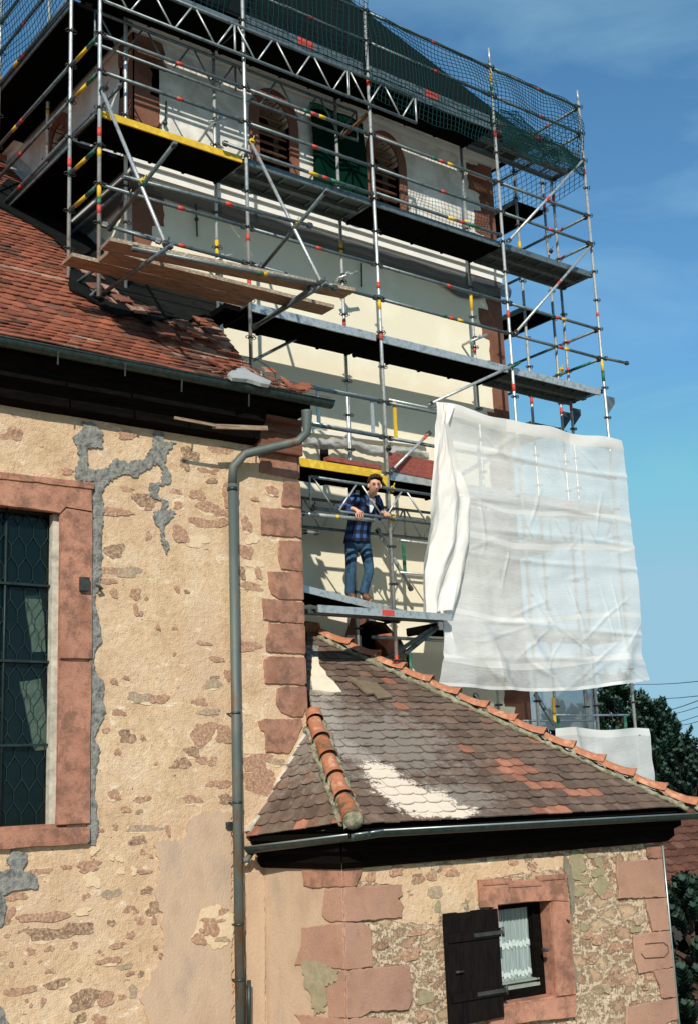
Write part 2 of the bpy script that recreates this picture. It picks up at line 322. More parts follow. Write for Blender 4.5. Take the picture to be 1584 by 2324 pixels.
MT['iron'] = simple('dark_cast_coupler', (.045, .05, .05), (.10, .10, .095), 15, .55, .6, 0)
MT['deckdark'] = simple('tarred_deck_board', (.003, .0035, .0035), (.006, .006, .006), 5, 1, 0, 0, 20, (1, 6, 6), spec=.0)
MT['perf'] = perforated()
MT['red'] = simple('red_marking', (.60, .075, .05), (.46, .06, .045), 12, .5, 0, 0)
MT['yellow'] = simple('yellow_paint', (.72, .48, .03), (.60, .37, .03), 8, .6, 0, .1, 40, c3=(.82, .58, .06))
MT['green'] = simple('green_paint', (.012, .16, .09), (.02, .10, .07), 14, .5, 0, 0, c3=(.06, .22, .15))
MT['redboard'] = simple('oxide_red_board', (.22, .045, .035), (.30, .10, .08), 14, .7, 0, .2, 40, (1, 5, 5), lo=.4, hi=.6)
MT['net'] = simple('green_net_cord', (.003, .045, .048), (.004, .055, .055), 8, .7, 0, 0)
MT['greencloth'] = simple('green_shade_cloth', (.001, .015, .009), (.0012, .020, .012), 3, .9, 0, 0, 12, spec=.05)
MT['tarp'] = sheetmat('reinforced_white_sheet', (.90, .91, .90), .30, .24)
MT['tarpthick'] = sheetmat('folded_white_sheet', (.88, .86, .82), .30, .02)
MT['tarpband'] = sheetmat('welded_sheet_seam', (.90, .90, .88), .30, .05)
MT['tarpthin'] = sheetmat('thin_clear_sheet', (.86, .87, .86), .35, .30)
MT['foil'] = sheetmat('crumpled_grey_foil', (.42, .43, .43), .2, .06, spec=.7)
MT['foildark'] = sheetmat('dark_builders_foil', (.055, .06, .065), .1, .12, spec=.8)
MT['slate'] = simple('dark_slate', (.004, .007, .008), (.008, .012, .013), 7, .95, 0, .5, 30, (2, 2, 12), spec=.05)
MT['tbrown'] = tilemat('brown_clay_tile', (.155, .088, .060))
MT['tbrown2'] = tilemat('greybrown_clay_tile', (.19, .135, .10), la=.52)
MT['torange'] = tilemat('orange_clay_tile', (.42, .185, .12), la=.68)
MT['tpale'] = tilemat('weathered_pale_tile', (.36, .31, .26), lich=(.6, .56, .5), la=.5)
MT['tsplash'] = tilemat('mortar_splashed_tile', (.80, .68, .55), .10, (.42, .32, .26), .64)
MT['tnave'] = tilemat('red_clay_tile', (.30, .098, .056), .45, (.17, .10, .08), .56)
MT['tnaved'] = tilemat('sooty_clay_tile', (.15, .07, .05), .4, (.20, .15, .12), .6)
MT['tgrey'] = tilemat('bleached_clay_tile', (.36, .20, .145), .4, (.5, .42, .34), .56)
MT['ridge'] = simple('orange_ridge_tile', (.50, .20, .105), (.38, .15, .085), 8, .8, 0, .4, 40, c3=(.60, .30, .18))
MT['ridgeold'] = simple('lichened_ridge_tile', (.50, .16, .06), (.30, .12, .06), 9, .9, 0, .5, 40, c3=(.10, .09, .06))
MT['mortar'] = simple('mossy_mortar', (.40, .36, .27), (.26, .25, .17), 13, .95, 0, .9, 30, c3=(.12, .12, .08), dist=.03)
MT['flash'] = simple('lime_flashing', (.62, .57, .48), (.50, .46, .38), 9, .9, 0, .6, 30, c3=(.36, .33, .28))
MT['lead'] = simple('sheet_lead', (.42, .45, .46), (.55, .57, .57), 7, .4, .3, .3, 10)
MT['glass'] = None
m, nt_, b = newmat('old_dark_glass'); b.inputs['Base Color'].default_value = (.006, .022, .026, 1); b.inputs['Roughness'].default_value = .12; b.inputs['Specular IOR Level'].default_value = .6
co = coords(nt_); nn = N(nt_, 'ShaderNodeTexNoise', Scale=3.5, Detail=3); nt_.links.new(co, nn.inputs['Vector']); bump(nt_, b, nn.outputs[0], .25, .03)
tp = nt_.nodes.new('ShaderNodeBsdfTransparent'); ms = nt_.nodes.new('ShaderNodeMixShader'); ms.inputs[0].default_value = .6; tp.inputs[0].default_value = (.6, .75, .72, 1)
nt_.links.new(b.outputs[0], ms.inputs[1]); nt_.links.new(tp.outputs[0], ms.inputs[2]); nt_.links.new(ms.outputs[0], nt_.nodes['Material Output'].inputs[0]); MT['glass'] = m
MT['leadcame'] = simple('lead_came', (.015, .028, .03), (.03, .05, .05), 9, .5, .4, 0)
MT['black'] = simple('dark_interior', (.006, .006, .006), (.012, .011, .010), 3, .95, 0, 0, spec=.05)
MT['curtain'] = simple('lace_curtain', (.36, .45, .45), (.22, .29, .29), 4, .9, 0, 0, stretch=(14, 14, .3), c3=(.46, .56, .55))
MT['shutter'] = simple('black_brown_shutter', (.004, .003, .003), (.010, .007, .006), 5, .8, 0, .4, 20, (4, 4, 1), spec=.12)
MT['louvre'] = simple('red_brown_louvre', (.16, .07, .035), (.24, .11, .055), 8, .8, 0, .3, 30)
MT['rusttarp'] = simple('rust_brown_sheet', (.33, .115, .06), (.26, .085, .045), 4, .75, 0, .4, 12, c3=(.38, .15, .08))
MT['skin'] = simple('skin', (.66, .38, .27), (.60, .33, .23), 20, .55, 0, 0)
MT['hair'] = simple('brown_hair', (.035, .02, .012), (.075, .042, .025), 60, .7, 0, .8, 90)
MT['jeans'] = simple('faded_denim', (.02, .055, .11), (.04, .095, .16), 7, .9, 0, .4, 90, c3=(.012, .03, .065))
MT['tshirt'] = simple('white_tshirt', (.75, .76, .78), (.65, .66, .7), 9, .9, 0, 0)
MT['shoe'] = simple('brown_leather', (.17, .07, .035), (.12, .05, .025), 9, .5, 0, 0)
MT['lips'] = simple('lips', (.30, .10, .08), (.26, .09, .07), 9, .6, 0, 0)
def plaid():
    m, nt, b = newmat('blue_plaid'); t = nt.nodes.new('ShaderNodeTexCoord'); sp = nt.nodes.new('ShaderNodeSeparateXYZ'); nt.links.new(t.outputs['Object'], sp.inputs[0])
    def wave(src, f, thr):
        a = nt.nodes.new('ShaderNodeMath'); a.operation = 'MULTIPLY'; a.inputs[1].default_value = f; nt.links.new(src, a.inputs[0])
        s = nt.nodes.new('ShaderNodeMath'); s.operation = 'FRACT'; nt.links.new(a.outputs[0], s.inputs[0])
        g = nt.nodes.new('ShaderNodeMath'); g.operation = 'GREATER_THAN'; g.inputs[1].default_value = thr; nt.links.new(s.outputs[0], g.inputs[0]); return g.outputs[0]
    ys = nt.nodes.new('ShaderNodeMath'); ys.operation = 'MULTIPLY'; ys.inputs[1].default_value = -.32; nt.links.new(sp.outputs[1], ys.inputs[0])
    ad = nt.nodes.new('ShaderNodeMath'); ad.operation = 'ADD'; nt.links.new(sp.outputs[0], ad.inputs[0]); nt.links.new(ys.outputs[0], ad.inputs[1])
    a = wave(ad.outputs[0], 9.5, .5); c = wave(sp.outputs[2], 9.5, .5)
    c1 = mixc(nt, a, (.003, .006, .018), (.010, .030, .11)); c2 = mixc(nt, a, (.008, .025, .09), (.05, .12, .30))
    nt.links.new(mixc(nt, c, c1, c2), b.inputs['Base Color']); b.inputs['Roughness'].default_value = .95; return m
MT['plaid'] = plaid()
MT['bark'] = simple('pine_bark', (.05, .03, .02), (.09, .055, .04), 6, .9, 0, .6, 20)
MT['groundbounce'] = simple('warm_bounce_ground', (.30, .245, .17), (.22, .18, .12), 3, .95, 0, .6, 40)  # unseen ground, warm pale colour chosen to bounce light into the shadows
MT['wire'] = simple('black_cable', (.01, .01, .01), (.015, .015, .015), 5, .6, 0, 0)
def leafmat(name, c):
    m, nt, b = newmat(name); ge = nt.nodes.new('ShaderNodeNewGeometry')
    nt.links.new(ramp(nt, ge.outputs['Random Per Island'], [(0, tuple(x * .5 for x in c)), (.6, c), (1, tuple(x * 1.7 for x in c))]), b.inputs['Base Color']); b.inputs['Roughness'].default_value = .7; return m
MT['needle'] = leafmat('pine_needles', (.013, .048, .024)); MT['needle2'] = leafmat('dark_spruce_needles', (.010, .034, .019))
MT['hwall'] = simple('far_house_dark_wall', (.03, .03, .03), (.05, .045, .04), 3, .9, 0, .2, 20)
# ------------------------------------------------------------------ ground
GZ = -3.6
g = MB(); n_ = 40
gv = []
for i in range(n_ + 1):
    for j in range(n_ + 1):
        x = -400 + 1000 * i / n_; y = -300 + 1100 * j / n_; gv.append((x, y, GZ + (0 if math.hypot(x - 8, y - 12) < 60 else 1.5 * noise.noise(V((x * .01, y * .01, 0))))))
g.mesh(gv, [(i * (n_ + 1) + j, (i + 1) * (n_ + 1) + j, (i + 1) * (n_ + 1) + j + 1, i * (n_ + 1) + j + 1) for i in range(n_) for j in range(n_)])
tag(g.build('ground', MT['groundbounce']), kind='structure')

def wall_grid(mb, pl, u0, u1, v0, v1, step, holes=(), amp=.012, mi=0, freq=2.2):
    def cuts(a, b, marks):
        xs = [a]; ms = sorted(set([m for m in marks if a < m < b] + [b]))
        for m_ in ms:
            k = max(1, round((m_ - xs[-1]) / step)); s = xs[-1]; xs += [s + (m_ - s) * (i + 1) / k for i in range(k)]
        return xs
    us = cuts(u0, u1, [h[0] for h in holes] + [h[1] for h in holes]); vs = cuts(v0, v1, [h[2] for h in holes] + [h[3] for h in holes])
    b = len(mb.v); nu = len(us); nv = len(vs)
    for i, a in enumerate(us):
        for j, c in enumerate(vs):
            e = min(1, min(a - u0, u1 - a) / .05)
            p = V((a * freq, c * freq, pl.o.x + pl.o.y)); d = noise.noise(p) * .6 + noise.noise(p * 3.1) * .35 + noise.noise(p * 9) * .22
            mb.v.append(pl.pt(a, c, -abs(amp) + d * amp * e))
    flip = pl.u.cross(pl.v).dot(pl.n) < 0
    for i in range(nu - 1):
        for j in range(nv - 1):
            cu = (us[i] + us[i + 1]) / 2; cv = (vs[j] + vs[j + 1]) / 2
            if any(h[0] < cu < h[1] and h[2] < cv < h[3] for h in holes): continue
            q = (b + i * nv + j, b + (i + 1) * nv + j, b + (i + 1) * nv + j + 1, b + i * nv + j + 1)
            mb.f.append(q[::-1] if flip else q); mb.m.append(mi); mb.sm.append(True)
# ------------------------------------------------------------------ tiles
def clip(poly, region):
    out = poly; n = len(region)
    for i in range(n):
        a = region[i]; b = region[(i + 1) % n]; ins = lambda p: (b[0] - a[0]) * (p[1] - a[1]) - (b[1] - a[1]) * (p[0] - a[0]) >= 0
        new = []
        for k in range(len(out)):
            p = out[k]; q = out[(k + 1) % len(out)]; ip, iq = ins(p), ins(q)
            if ip: new.append(p)
            if ip != iq:
                d1 = (b[0] - a[0]) * (p[1] - a[1]) - (b[1] - a[1]) * (p[0] - a[0]); d2 = (b[0] - a[0]) * (q[1] - a[1]) - (b[1] - a[1]) * (q[0] - a[0])
                t = d1 / (d1 - d2); new.append((p[0] + (q[0] - p[0]) * t, p[1] + (q[1] - p[1]) * t))
        out = new
        if len(out) < 3: return []
    return out
def inpoly(p, poly):
    r = False; n = len(poly)
    for i in range(n):
        a = poly[i]; b = poly[(i + 1) % n]
        if (a[1] > p[1]) != (b[1] > p[1]) and p[0] < (b[0] - a[0]) * (p[1] - a[1]) / (b[1] - a[1]) + a[0]: r = not r
    return r
def tiles(mb, pl, region, tw, ex, choose, seed, lift=.036, th=.013, rounded=.45, jit=.004, sag=None, skip=0.0):
    rr = random.Random(seed)
    if area2(region) < 0: region = region[::-1]
    u0 = min(p[0] for p in region); u1 = max(p[0] for p in region); v0 = min(p[1] for p in region); v1 = max(p[1] for p in region)
    L = ex * 2.1; row = 0; v = v0 - ex * .2
    while v < v1:
        u = u0 - tw * (1 + .5 * (row % 2)); dr = rr.uniform(-.006, .006)
        while u < u1 + tw:
            ju = rr.uniform(-jit, jit); jv = rr.uniform(-1, 1) * jit * 1.8 + dr + .012 * noise.noise(V((u * .8, v * .8, seed))); rot = rr.uniform(-.012, .012); lf = lift * rr.uniform(.85, 1.15)
            if rr.random() < .02: jv -= rr.uniform(.01, .04); rot *= 4
            w_ = tw * .49; h_ = rounded * tw * .5
            pts = [(-w_, L), (-w_, h_)]
            for k in range(1, 7):
                t = math.pi + math.pi * k / 7; pts.append((w_ * math.cos(t), h_ + h_ * math.sin(t)))
            pts += [(w_, h_), (w_, L)]
            cu = u + tw / 2
            P_ = [(cu + ju + a - rot * b, v + jv + b + rot * a) for a, b in pts]
            P_ = clip(P_, region)
            if len(P_) >= 3 and abs(area2(P_)) > .003 and rr.random() >= skip:
                ctr = (cu, v + ex * .5); mi = choose(ctr, rr)
                if mi is not None:
                    vb = v + jv; top = []; bot = []; tiltx = rr.uniform(-.03, .03)
                    for a, b in P_:
                        s = sag(a, b) if sag else 0; hgt = s + .012 + lf * (1 - (b - vb) / L) + (a - cu) * tiltx
                        top.append(pl.pt(a, b, hgt + th)); bot.append(pl.pt(a, b, hgt))
                    n = len(P_); k0 = len(mb.v); mb.v += top + bot; mb.f.append(tuple(k0 + i for i in range(n))); mb.m.append(mi); mb.sm.append(False)
                    for i in range(n):
                        mb.f.append((k0 + n + i, k0 + n + (i + 1) % n, k0 + (i + 1) % n, k0 + i)); mb.m.append(mi); mb.sm.append(False)
            u += tw
        v += ex; row += 1
# ------------------------------------------------------------------ church nave
YN = 11.35; XC = 8.19
NV = Plane((0, YN, 0), (1, 0, 0), (0, -1, 0))
nave = thing('church_nave', (3, YN, GZ), 'old church nave with peeling ochre plaster and red tiled roof on the left', 'church')
mb = MB()
WH = (3.0, 5.17, -.27, 2.86)
wall_grid(mb, NV, 2.0, XC, GZ, 4.35, .026, [WH], .012)
mb.face([(XC, YN, GZ), (XC, 13.2, GZ), (XC, 13.2, 6.0), (XC, YN + .01, 4.35)], 0)
mb.face([(2.0, YN, GZ), (2.0, 23.6, GZ), (2.0, 23.6, 4.4), (2.0, 17.5, 9.9), (2.0, YN, 4.35)], 0)
wallo = mb.build('wall', [MT['plaster']], nave)
# smooth render patches (pinkish)
mb = MB()
trace(mb, NV, [(1190, 300), (1360, 308), (1368, 1560), (880, 1560), (820, 1400), (880, 1290), (900, 1250), (960, 1150), (955, 1000), (950, 900), (910, 780), (925, 700), (940, 620), (900, 480), (1010, 470), (1080, 460), (1095, 400), (1110, 360), (1150, 320)], z7, .008, 0, -.002, .035, .022, 3)
mb.build('smooth_render_patch', MT['pinkrender'], nave)
mb = MB()
trace(mb, NV, [(1185, 870), (1230, 850), (1290, 850), (1335, 890), (1368, 900), (1368, 1040), (1330, 1080), (1260, 1110), (1200, 1070), (1150, 1075), (1115, 1040), (1150, 990), (1170, 930)], z7, .012, 0, .0, .03, .012, 5)
for i_, (x, y, rx, ry, t) in enumerate([(1235, 985, 40, 44, 1), (1165, 1050, 36, 26, 1), (1305, 885, 28, 14, 1), (1215, 935, 40, 9, 1), (1300, 1050, 40, 12, 2), (1180, 1000, 14, 12, 1), (1290, 940, 26, 8, 1)]):
    u, v = NV.uv(*z7(x, y)); slab(mb, NV, blob(u, v, rx * .0021, ry * .0021, 60 + i_, 20, .35), .004, t, .0125 + i_ * .0004)
mb.build('plaster_scar', [MT['rim'], MT['chips'], MT['chipg']], nave)
# grey cement repairs
mb = MB()
trace(mb, NV, [(390, 868), (430, 870), (480, 915), (485, 990), (440, 985), (410, 990), (415, 1080), (450, 1100), (520, 1075), (535, 1040), (600, 1060), (680, 1045), (715, 990), (725, 915), (765, 920), (768, 965), (825, 960), (790, 1010), (770, 1060), (800, 1110), (800, 1160), (745, 1165), (735, 1210), (785, 1240), (785, 1280), (825, 1290), (800, 1330), (770, 1360), (775, 1420), (795, 1440), (785, 1495), (765, 1450), (755, 1380), (725, 1330), (720, 1290), (760, 1280), (755, 1240), (700, 1215), (705, 1160), (760, 1150), (765, 1100), (740, 1060), (690, 1090), (640, 1130), (590, 1110), (540, 1135), (500, 1160), (480, 1200), (490, 1290), (485, 1350), (470, 1400), (480, 1500), (470, 1640), (440, 1700), (440, 1150), (360, 1150), (355, 1090), (375, 1060), (365, 990), (345, 935), (380, 920)], z3, .012, 0, -.004, .02, .015, 11)
trace(mb, NV, [(425, 60), (480, 60), (470, 300), (440, 440), (470, 560), (475, 640), (440, 680), (440, 760), (490, 830), (480, 900), (495, 960), (440, 1080), (470, 1130), (440, 1300), (462, 1500), (450, 1584), (415, 1584), (412, 1480), (418, 700)], z5, .010, 0, .0015, .03, .012, 12)
trace(mb, NV, [(75, 522), (150, 540), (155, 590), (130, 650), (220, 680), (220, 750), (80, 770), (20, 790), (40, 850), (10, 980), (-60, 1000), (-60, 660), (60, 640), (45, 580)], z7, .012, 0, 0, .03, .012, 13)
trace(mb, NV, [(-60, 1440), (10, 1440), (30, 1500), (60, 1560), (-60, 1560)], z7, .012, 0, 0, .03, .012, 14)
mb.build('cement_repair', MT['cement'], nave)
# exposed stones
mb = MB(); k = 0
S5 = [(540, 208, 35, 33, 1), (602, 305, 50, 22, 2), (515, 300, 35, 16, 0), (505, 348, 35, 12, 0), (538, 405, 16, 18, 0), (638, 408, 24, 20, 0), (660, 893, 45, 22, 2), (745, 900, 38, 20, 0), (600, 1078, 32, 28, 1), (675, 1085, 12, 12, 1), (540, 820, 14, 14, 1), (596, 802, 12, 8, 0), (940, 915, 28, 16, 0), (985, 962, 40, 14, 2), (955, 1065, 48, 45, 0), (1058, 1068, 30, 42, 0), (905, 1148, 28, 20, 1), (852, 1205, 38, 25, 1), (950, 1190, 30, 14, 0), (1000, 1195, 18, 18, 0), (1000, 1300, 22, 15, 0), (1060, 1300, 28, 15, 0), (1202, 1195, 60, 32, 0), (1225, 1290, 72, 44, 0), (1300, 1195, 30, 14, 2), (1060, 1370, 28, 17, 1), (540, 1350, 26, 18, 0), (672, 1372, 32, 13, 0), (905, 1372, 40, 15, 0), (595, 1420, 20, 12, 0), (655, 1430, 14, 10, 1), (1175, 655, 40, 21, 0), (1178, 372, 45, 15, 0), (1215, 310, 14, 24, 0), (1140, 310, 13, 25, 1), (1155, 210, 26, 30, 0), (960, 75, 68, 16, 0), (850, 130, 35, 30, 0), (700, 135, 10, 22, 0), (835, 385, 10, 14, 0), (880, 398, 10, 8, 1), (640, 480, 10, 22, 0), (660, 500, 12, 10, 0), (745, 565, 8, 12, 0), (825, 570, 12, 8, 0), (690, 430, 8, 6, 0), (560, 965, 24, 16, 0), (1020, 715, 30, 10, 0), (1000, 830, 34, 20, 2), (960, 640, 30, 8, 0), (555, 1150, 12, 16, 0), (820, 690, 7, 7, 0), (1070, 790, 14, 20, 0), (1010, 800, 20, 7, 1), (500, 1050, 14, 12, 0), (740, 1205, 8, 8, 0), (1050, 30, 30, 14, 0), (560, 20, 60, 10, 0)]
S3 = [(685, 1235, 42, 30, 1), (930, 1210, 28, 22, 0), (985, 1270, 52, 22, 0), (600, 930, 36, 17, 0), (895, 1020, 35, 26, 1), (870, 1065, 18, 28, 1), (970, 1098, 35, 10, 0), (998, 1145, 20, 11, 1), (1040, 1000, 45, 16, 0), (1070, 1210, 20, 44, 0), (600, 1185, 28, 8, 0), (540, 1295, 55, 12, 0), (1280, 1190, 22, 20, 0), (55, 925, 45, 28, 0), (830, 1195, 20, 12, 0), (700, 1270, 16, 12, 0), (1160, 1350, 20, 30, 0), (1015, 1090, 12, 8, 0), (840, 1260, 20, 14, 0), (320, 1100, 24, 12, 0), (1050, 1340, 16, 20, 0), (1200, 1230, 14, 10, 0)]
S7 = [(845, 400, 85, 16, 2), (812, 472, 38, 26, 1), (990, 412, 13, 30, 0), (680, 390, 13, 16, 0), (595, 412, 16, 9, 0), (525, 622, 62, 26, 0), (232, 655, 55, 18, 0), (390, 627, 24, 10, 0), (865, 765, 28, 20, 1), (658, 785, 44, 26, 2), (505, 800, 20, 16, 0), (770, 880, 32, 23, 0), (905, 870, 35, 35, 1), (825, 942, 25, 21, 0), (908, 940, 15, 20, 0), (658, 955, 19, 18, 1), (770, 1028, 18, 20, 0), (265, 920, 115, 26, 0), (265, 1020, 78, 34, 1), (438, 995, 88, 36, 1), (185, 1120, 24, 18, 0), (295, 1105, 22, 15, 0), (437, 1087, 18, 18, 0), (690, 1088, 38, 14, 0), (20, 1132, 22, 9, 0), (45, 1030, 18, 9, 0), (645, 1175, 56, 18, 0), (740, 1210, 34, 16, 2), (295, 1240, 22, 14, 0), (768, 1250, 22, 11, 0), (830, 1252, 16, 14, 1), (470, 1288, 11, 11, 0), (335, 1312, 56, 22, 1), (120, 1355, 72, 22, 0), (500, 1400, 78, 46, 1), (625, 1400, 44, 34, 0), (720, 1390, 18, 15, 0), (785, 1355, 22, 30, 2), (258, 1418, 14, 20, 0), (585, 1520, 34, 26, 0), (480, 1515, 28, 26, 1), (1240, 985, 38, 46, 0), (1160, 1060, 40, 28, 0), (1305, 885, 30, 18, 0), (1200, 940, 30, 10, 0), (1515, 1300, 42, 68, 0), (1540, 880, 10, 26, 0), (1300, 1135, 16, 14, 0), (980, 1020, 10, 8, 0), (915, 1100, 9, 12, 1), (945, 1150, 7, 18, 1), (840, 540, 12, 14, 0), (890, 565, 10, 9, 0), (850, 655, 36, 10, 0), (70, 1200, 12, 14, 1), (150, 1190, 9, 7, 0), (240, 1180, 8, 8, 0), (100, 800, 50, 22, 0), (60, 900, 30, 26, 0), (40, 945, 28, 14, 1), (1520, 1490, 16, 14, 0), (160, 1410, 9, 9, 0), (185, 1440, 8, 9, 0)]
for lst, zf_ in ((S5, z5), (S3, z3), (S7, z7)):
    for (x, y, rx, ry, t) in lst:
        k += 1; u, v = NV.uv(*zf_(x, y)); u2, v2 = NV.uv(*zf_(x + rx, y)); u3, v3 = NV.uv(*zf_(x, y + ry)); ru = abs(u2 - u); rv = abs(v3 - v)
        if rx > 18 and k % 2: slab(mb, NV, blob(u, v - rv * .3, ru * 1.12 + .006, rv * 1.1 + .006, k + 500, 22, .3), .002, 3, -.0125 + (k % 9) * .0004)
        slab(mb, NV, blob(u, v, ru * 1.15, rv * 1.15, k, 24, .35), .004, (0, 1, 2)[t], -.0115 + (k % 9) * .0006)
for q in ((545, 705, 34, 34), (490, 890, 40, 14), (715, 650, 16, 18), (790, 650, 14, 18), (705, 580, 16, 14), (560, 520, 18, 26), (660, 570, 14, 12)):
    u, v = NV.uv(*z7(q[0], q[1])); k += 1; slab(mb, NV, blob(u, v, q[2] * .0022, q[3] * .0022, k, 18, .4), .00413, 3, -.00821 + (k % 9) * .00031)
for q in ((1180, 340, 50, 40), (1190, 150, 40, 26), (930, 160, 60, 30), (1200, 270, 50, 20), (1175, 1140, 50, 20), (520, 215, 50, 40), (1165, 950, 30, 24), (1240, 1000, 20, 60)):
    u, v = NV.uv(*z5(q[0], q[1])); k += 1; slab(mb, NV, blob(u, v, q[2] * .0022, q[3] * .0022, k, 22, .45), .0031, 3, -.0112 + (k % 9) * .00017)
mb.build('exposed_stonework', [MT['chips'], MT['chipd'], MT['chipg'], MT['rim']], nave)
# corner stones
QN = [[(1218, 980), (1392, 985), (1398, 1140), (1222, 1105)], [(1335, 1150), (1402, 1150), (1405, 1270), (1322, 1262)], [(1226, 1272), (1412, 1280), (1414, 1412), (1228, 1398)], [(1312, 1425), (1415, 1425), (1418, 1572), (1318, 1560), (1306, 1500)]]
QZM = [[(565, 455), (700, 450), (1072, 465), (1080, 880), (720, 858), (620, 790), (585, 680)], [(482, 842), (1083, 905), (1088, 1215), (760, 1190), (500, 1160)], [(580, 1205), (1090, 1230), (1102, 1665), (640, 1645), (540, 1620), (545, 1400), (575, 1330)], [(512, 1745), (620, 1690), (1105, 1715), (1112, 1980), (1100, 2120), (520, 2090)]]
QG = [[(480, 945), (560, 915), (820, 925), (822, 1140), (780, 1275), (640, 1272), (520, 1225), (470, 1110)], [(260, 1330), (340, 1300), (760, 1302), (775, 1380), (690, 1584), (620, 1700), (350, 1690), (330, 1450), (290, 1430)]]
zg = Zm(700, 1800, 400)
for i, (pts, zf_) in enumerate([(q, z3) for q in QN] + [(q, zm) for q in QZM] + [(q, zg) for q in QG]):
    mb = MB(); trace(mb, NV, pts, zf_, .012, 0, 0, .04, .008, 30 + i, .008)
    if i < 9:
        us = [NV.uv(*zf_(*p))[1] for p in pts]; lo, hi = min(us) + .02, max(us) - .02; mb.box((XC + .006, YN + .17, (lo + hi) / 2), (.012, .17, (hi - lo) / 2))
    mb.build('corner_stone', MT['quoin'], nave)
# window
def frame_px(name, pts, pl, zf_, th, mat, par, seed, base=0., bev=.01):
    mb = MB(); trace(mb, pl, pts, zf_, th, 0, base, .08, .002, seed, bev); return mb.build(name, mat, par)
zI = lambda x, y: (x, y)
frame_px('window_lintel', [(-60, 1080), (207, 1110), (208, 1162), (150, 1152), (136, 1166), (-60, 1140)], NV, zI, .035, MT['frame'], nave, 41)
frame_px('window_lintel_moulding', [(-60, 1066), (212, 1098), (212, 1112), (-60, 1082)], NV, zI, .05, MT['frame'], nave, 46)
frame_px('window_jamb', [(150, 1154), (208, 1164), (207, 1497), (136, 1496), (136, 1168)], NV, zI, .035, MT['frame'], nave, 42)
frame_px('window_jamb', [(136, 1502), (206, 1503), (202, 1870), (127, 1874)], NV, zI, .036, MT['frame'], nave, 43)
frame_px('window_sill', [(-60, 1890), (127, 1879), (202, 1876), (202, 1908), (196, 1914), (-60, 1932)], NV, zI, .05, MT['frame'], nave, 44)
mb = MB(); mb.b2((5.17, YN - .0, -.3), (5.26, YN + .32, 2.9)); mb.b2((3, YN, 2.86), (5.26, YN + .32, 2.95)); mb.b2((3, YN, -.36), (5.26, YN + .32, -.27)); mb.build('window_reveal', MT['frame'], nave)
gl = MB(); gl.face([(2.6, YN + .16, -.27), (5.17, YN + .16, -.27), (5.17, YN + .16, 2.86), (2.6, YN + .16, 2.86)])
glo = gl.build('window_glass', MT['glass'], nave)
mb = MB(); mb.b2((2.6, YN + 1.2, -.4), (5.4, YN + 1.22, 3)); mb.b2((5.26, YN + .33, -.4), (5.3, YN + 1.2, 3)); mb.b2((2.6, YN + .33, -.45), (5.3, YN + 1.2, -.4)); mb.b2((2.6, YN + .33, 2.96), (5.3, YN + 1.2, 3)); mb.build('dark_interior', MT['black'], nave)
mb = MB()
GP = Plane((0, YN + .145, 0), (1, 0, 0), (0, -1, 0)); du = .155; dv = .22
for i in range(-2, 16):
    for j in range(-1, 16):
        u = 3.3 + i * du + (du / 2 if j % 2 else 0); v = -.27 + j * dv
        if u > 5.2 or v > 2.8: continue
        a = (u, YN + .145, v); b_ = (u, YN + .145, v + dv * .5)
        mb.tube([a, b_], .0045, 0, 4, False)
        for s in (-1, 1):
            q = (u + s * du / 2, YN + .145, v + dv)
            if q[0] < 5.18 and v + dv < 2.87: mb.tube([b_, q], .0045, 0, 4, False)
for y in (1322, 1498, 1690):
    z = NV.px(60, y).z; mb.b2((2.6, YN + .10, z - .012), (5.17, YN + .155, z + .012))
z = 0
mb.tube([(4.63, YN + .12, -.27), (4.63, YN + .12, 2.86)], .012, 0, 6)
mb.build('lead_lattice', MT['leadcame'], nave)
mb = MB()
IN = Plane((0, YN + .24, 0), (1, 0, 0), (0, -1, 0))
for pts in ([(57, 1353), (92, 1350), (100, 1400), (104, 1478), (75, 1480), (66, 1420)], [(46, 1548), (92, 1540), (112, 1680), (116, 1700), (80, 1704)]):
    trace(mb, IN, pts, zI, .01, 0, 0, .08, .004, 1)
mb.build('pale_reflection_panel', MT['flash'], nave)  # pale panels behind the glass stand in for reflections
mb = MB(); mb.b2((5.10, YN + .06, -.27), (5.17, YN + .14, 2.83)); mb.build('window_putty_edge', MT['flash'], nave)
mb = MB(); mb.tube([(5.60, YN + .02, 2.07), (5.60, YN - .05, 2.07), (5.52, YN - .09, 2.09)], .014); mb.box((5.40, YN - .06, 2.1), (.05, .02, .07)); mb.build('iron_hinge_pin', MT['iron'], nave)
# nave roof
EY, EZ = 10.95, 4.45; SL = .868
d_ = V((0, 1, SL)).normalized(); RN = Plane((0, EY, EZ), (1, 0, 0), (0, -SL, 1), d_)
Lr = (17.5 - EY) * math.sqrt(1 + SL * SL)
def nsag(a, b): return -.07 * math.exp(-((b - .9) / .6) ** 2) + .02 * noise.noise(V((a * .7, b * .7, 3)))
def ch_nave(c, r):
    u, v = c; q = noise.noise(V((u * 1.3, v * 1.1, 1))) + r.uniform(-.35, .35)
    if u > 6.5 and v < 3: return 1 if q > .05 else (2 if r.random() < .55 else 0)
    if u > 5.8 and v > .7 and v < 2.4 and q > .1: return 1
    if q > .42: return 1
    if q < -.55: return 2
    return 0
mb = MB()
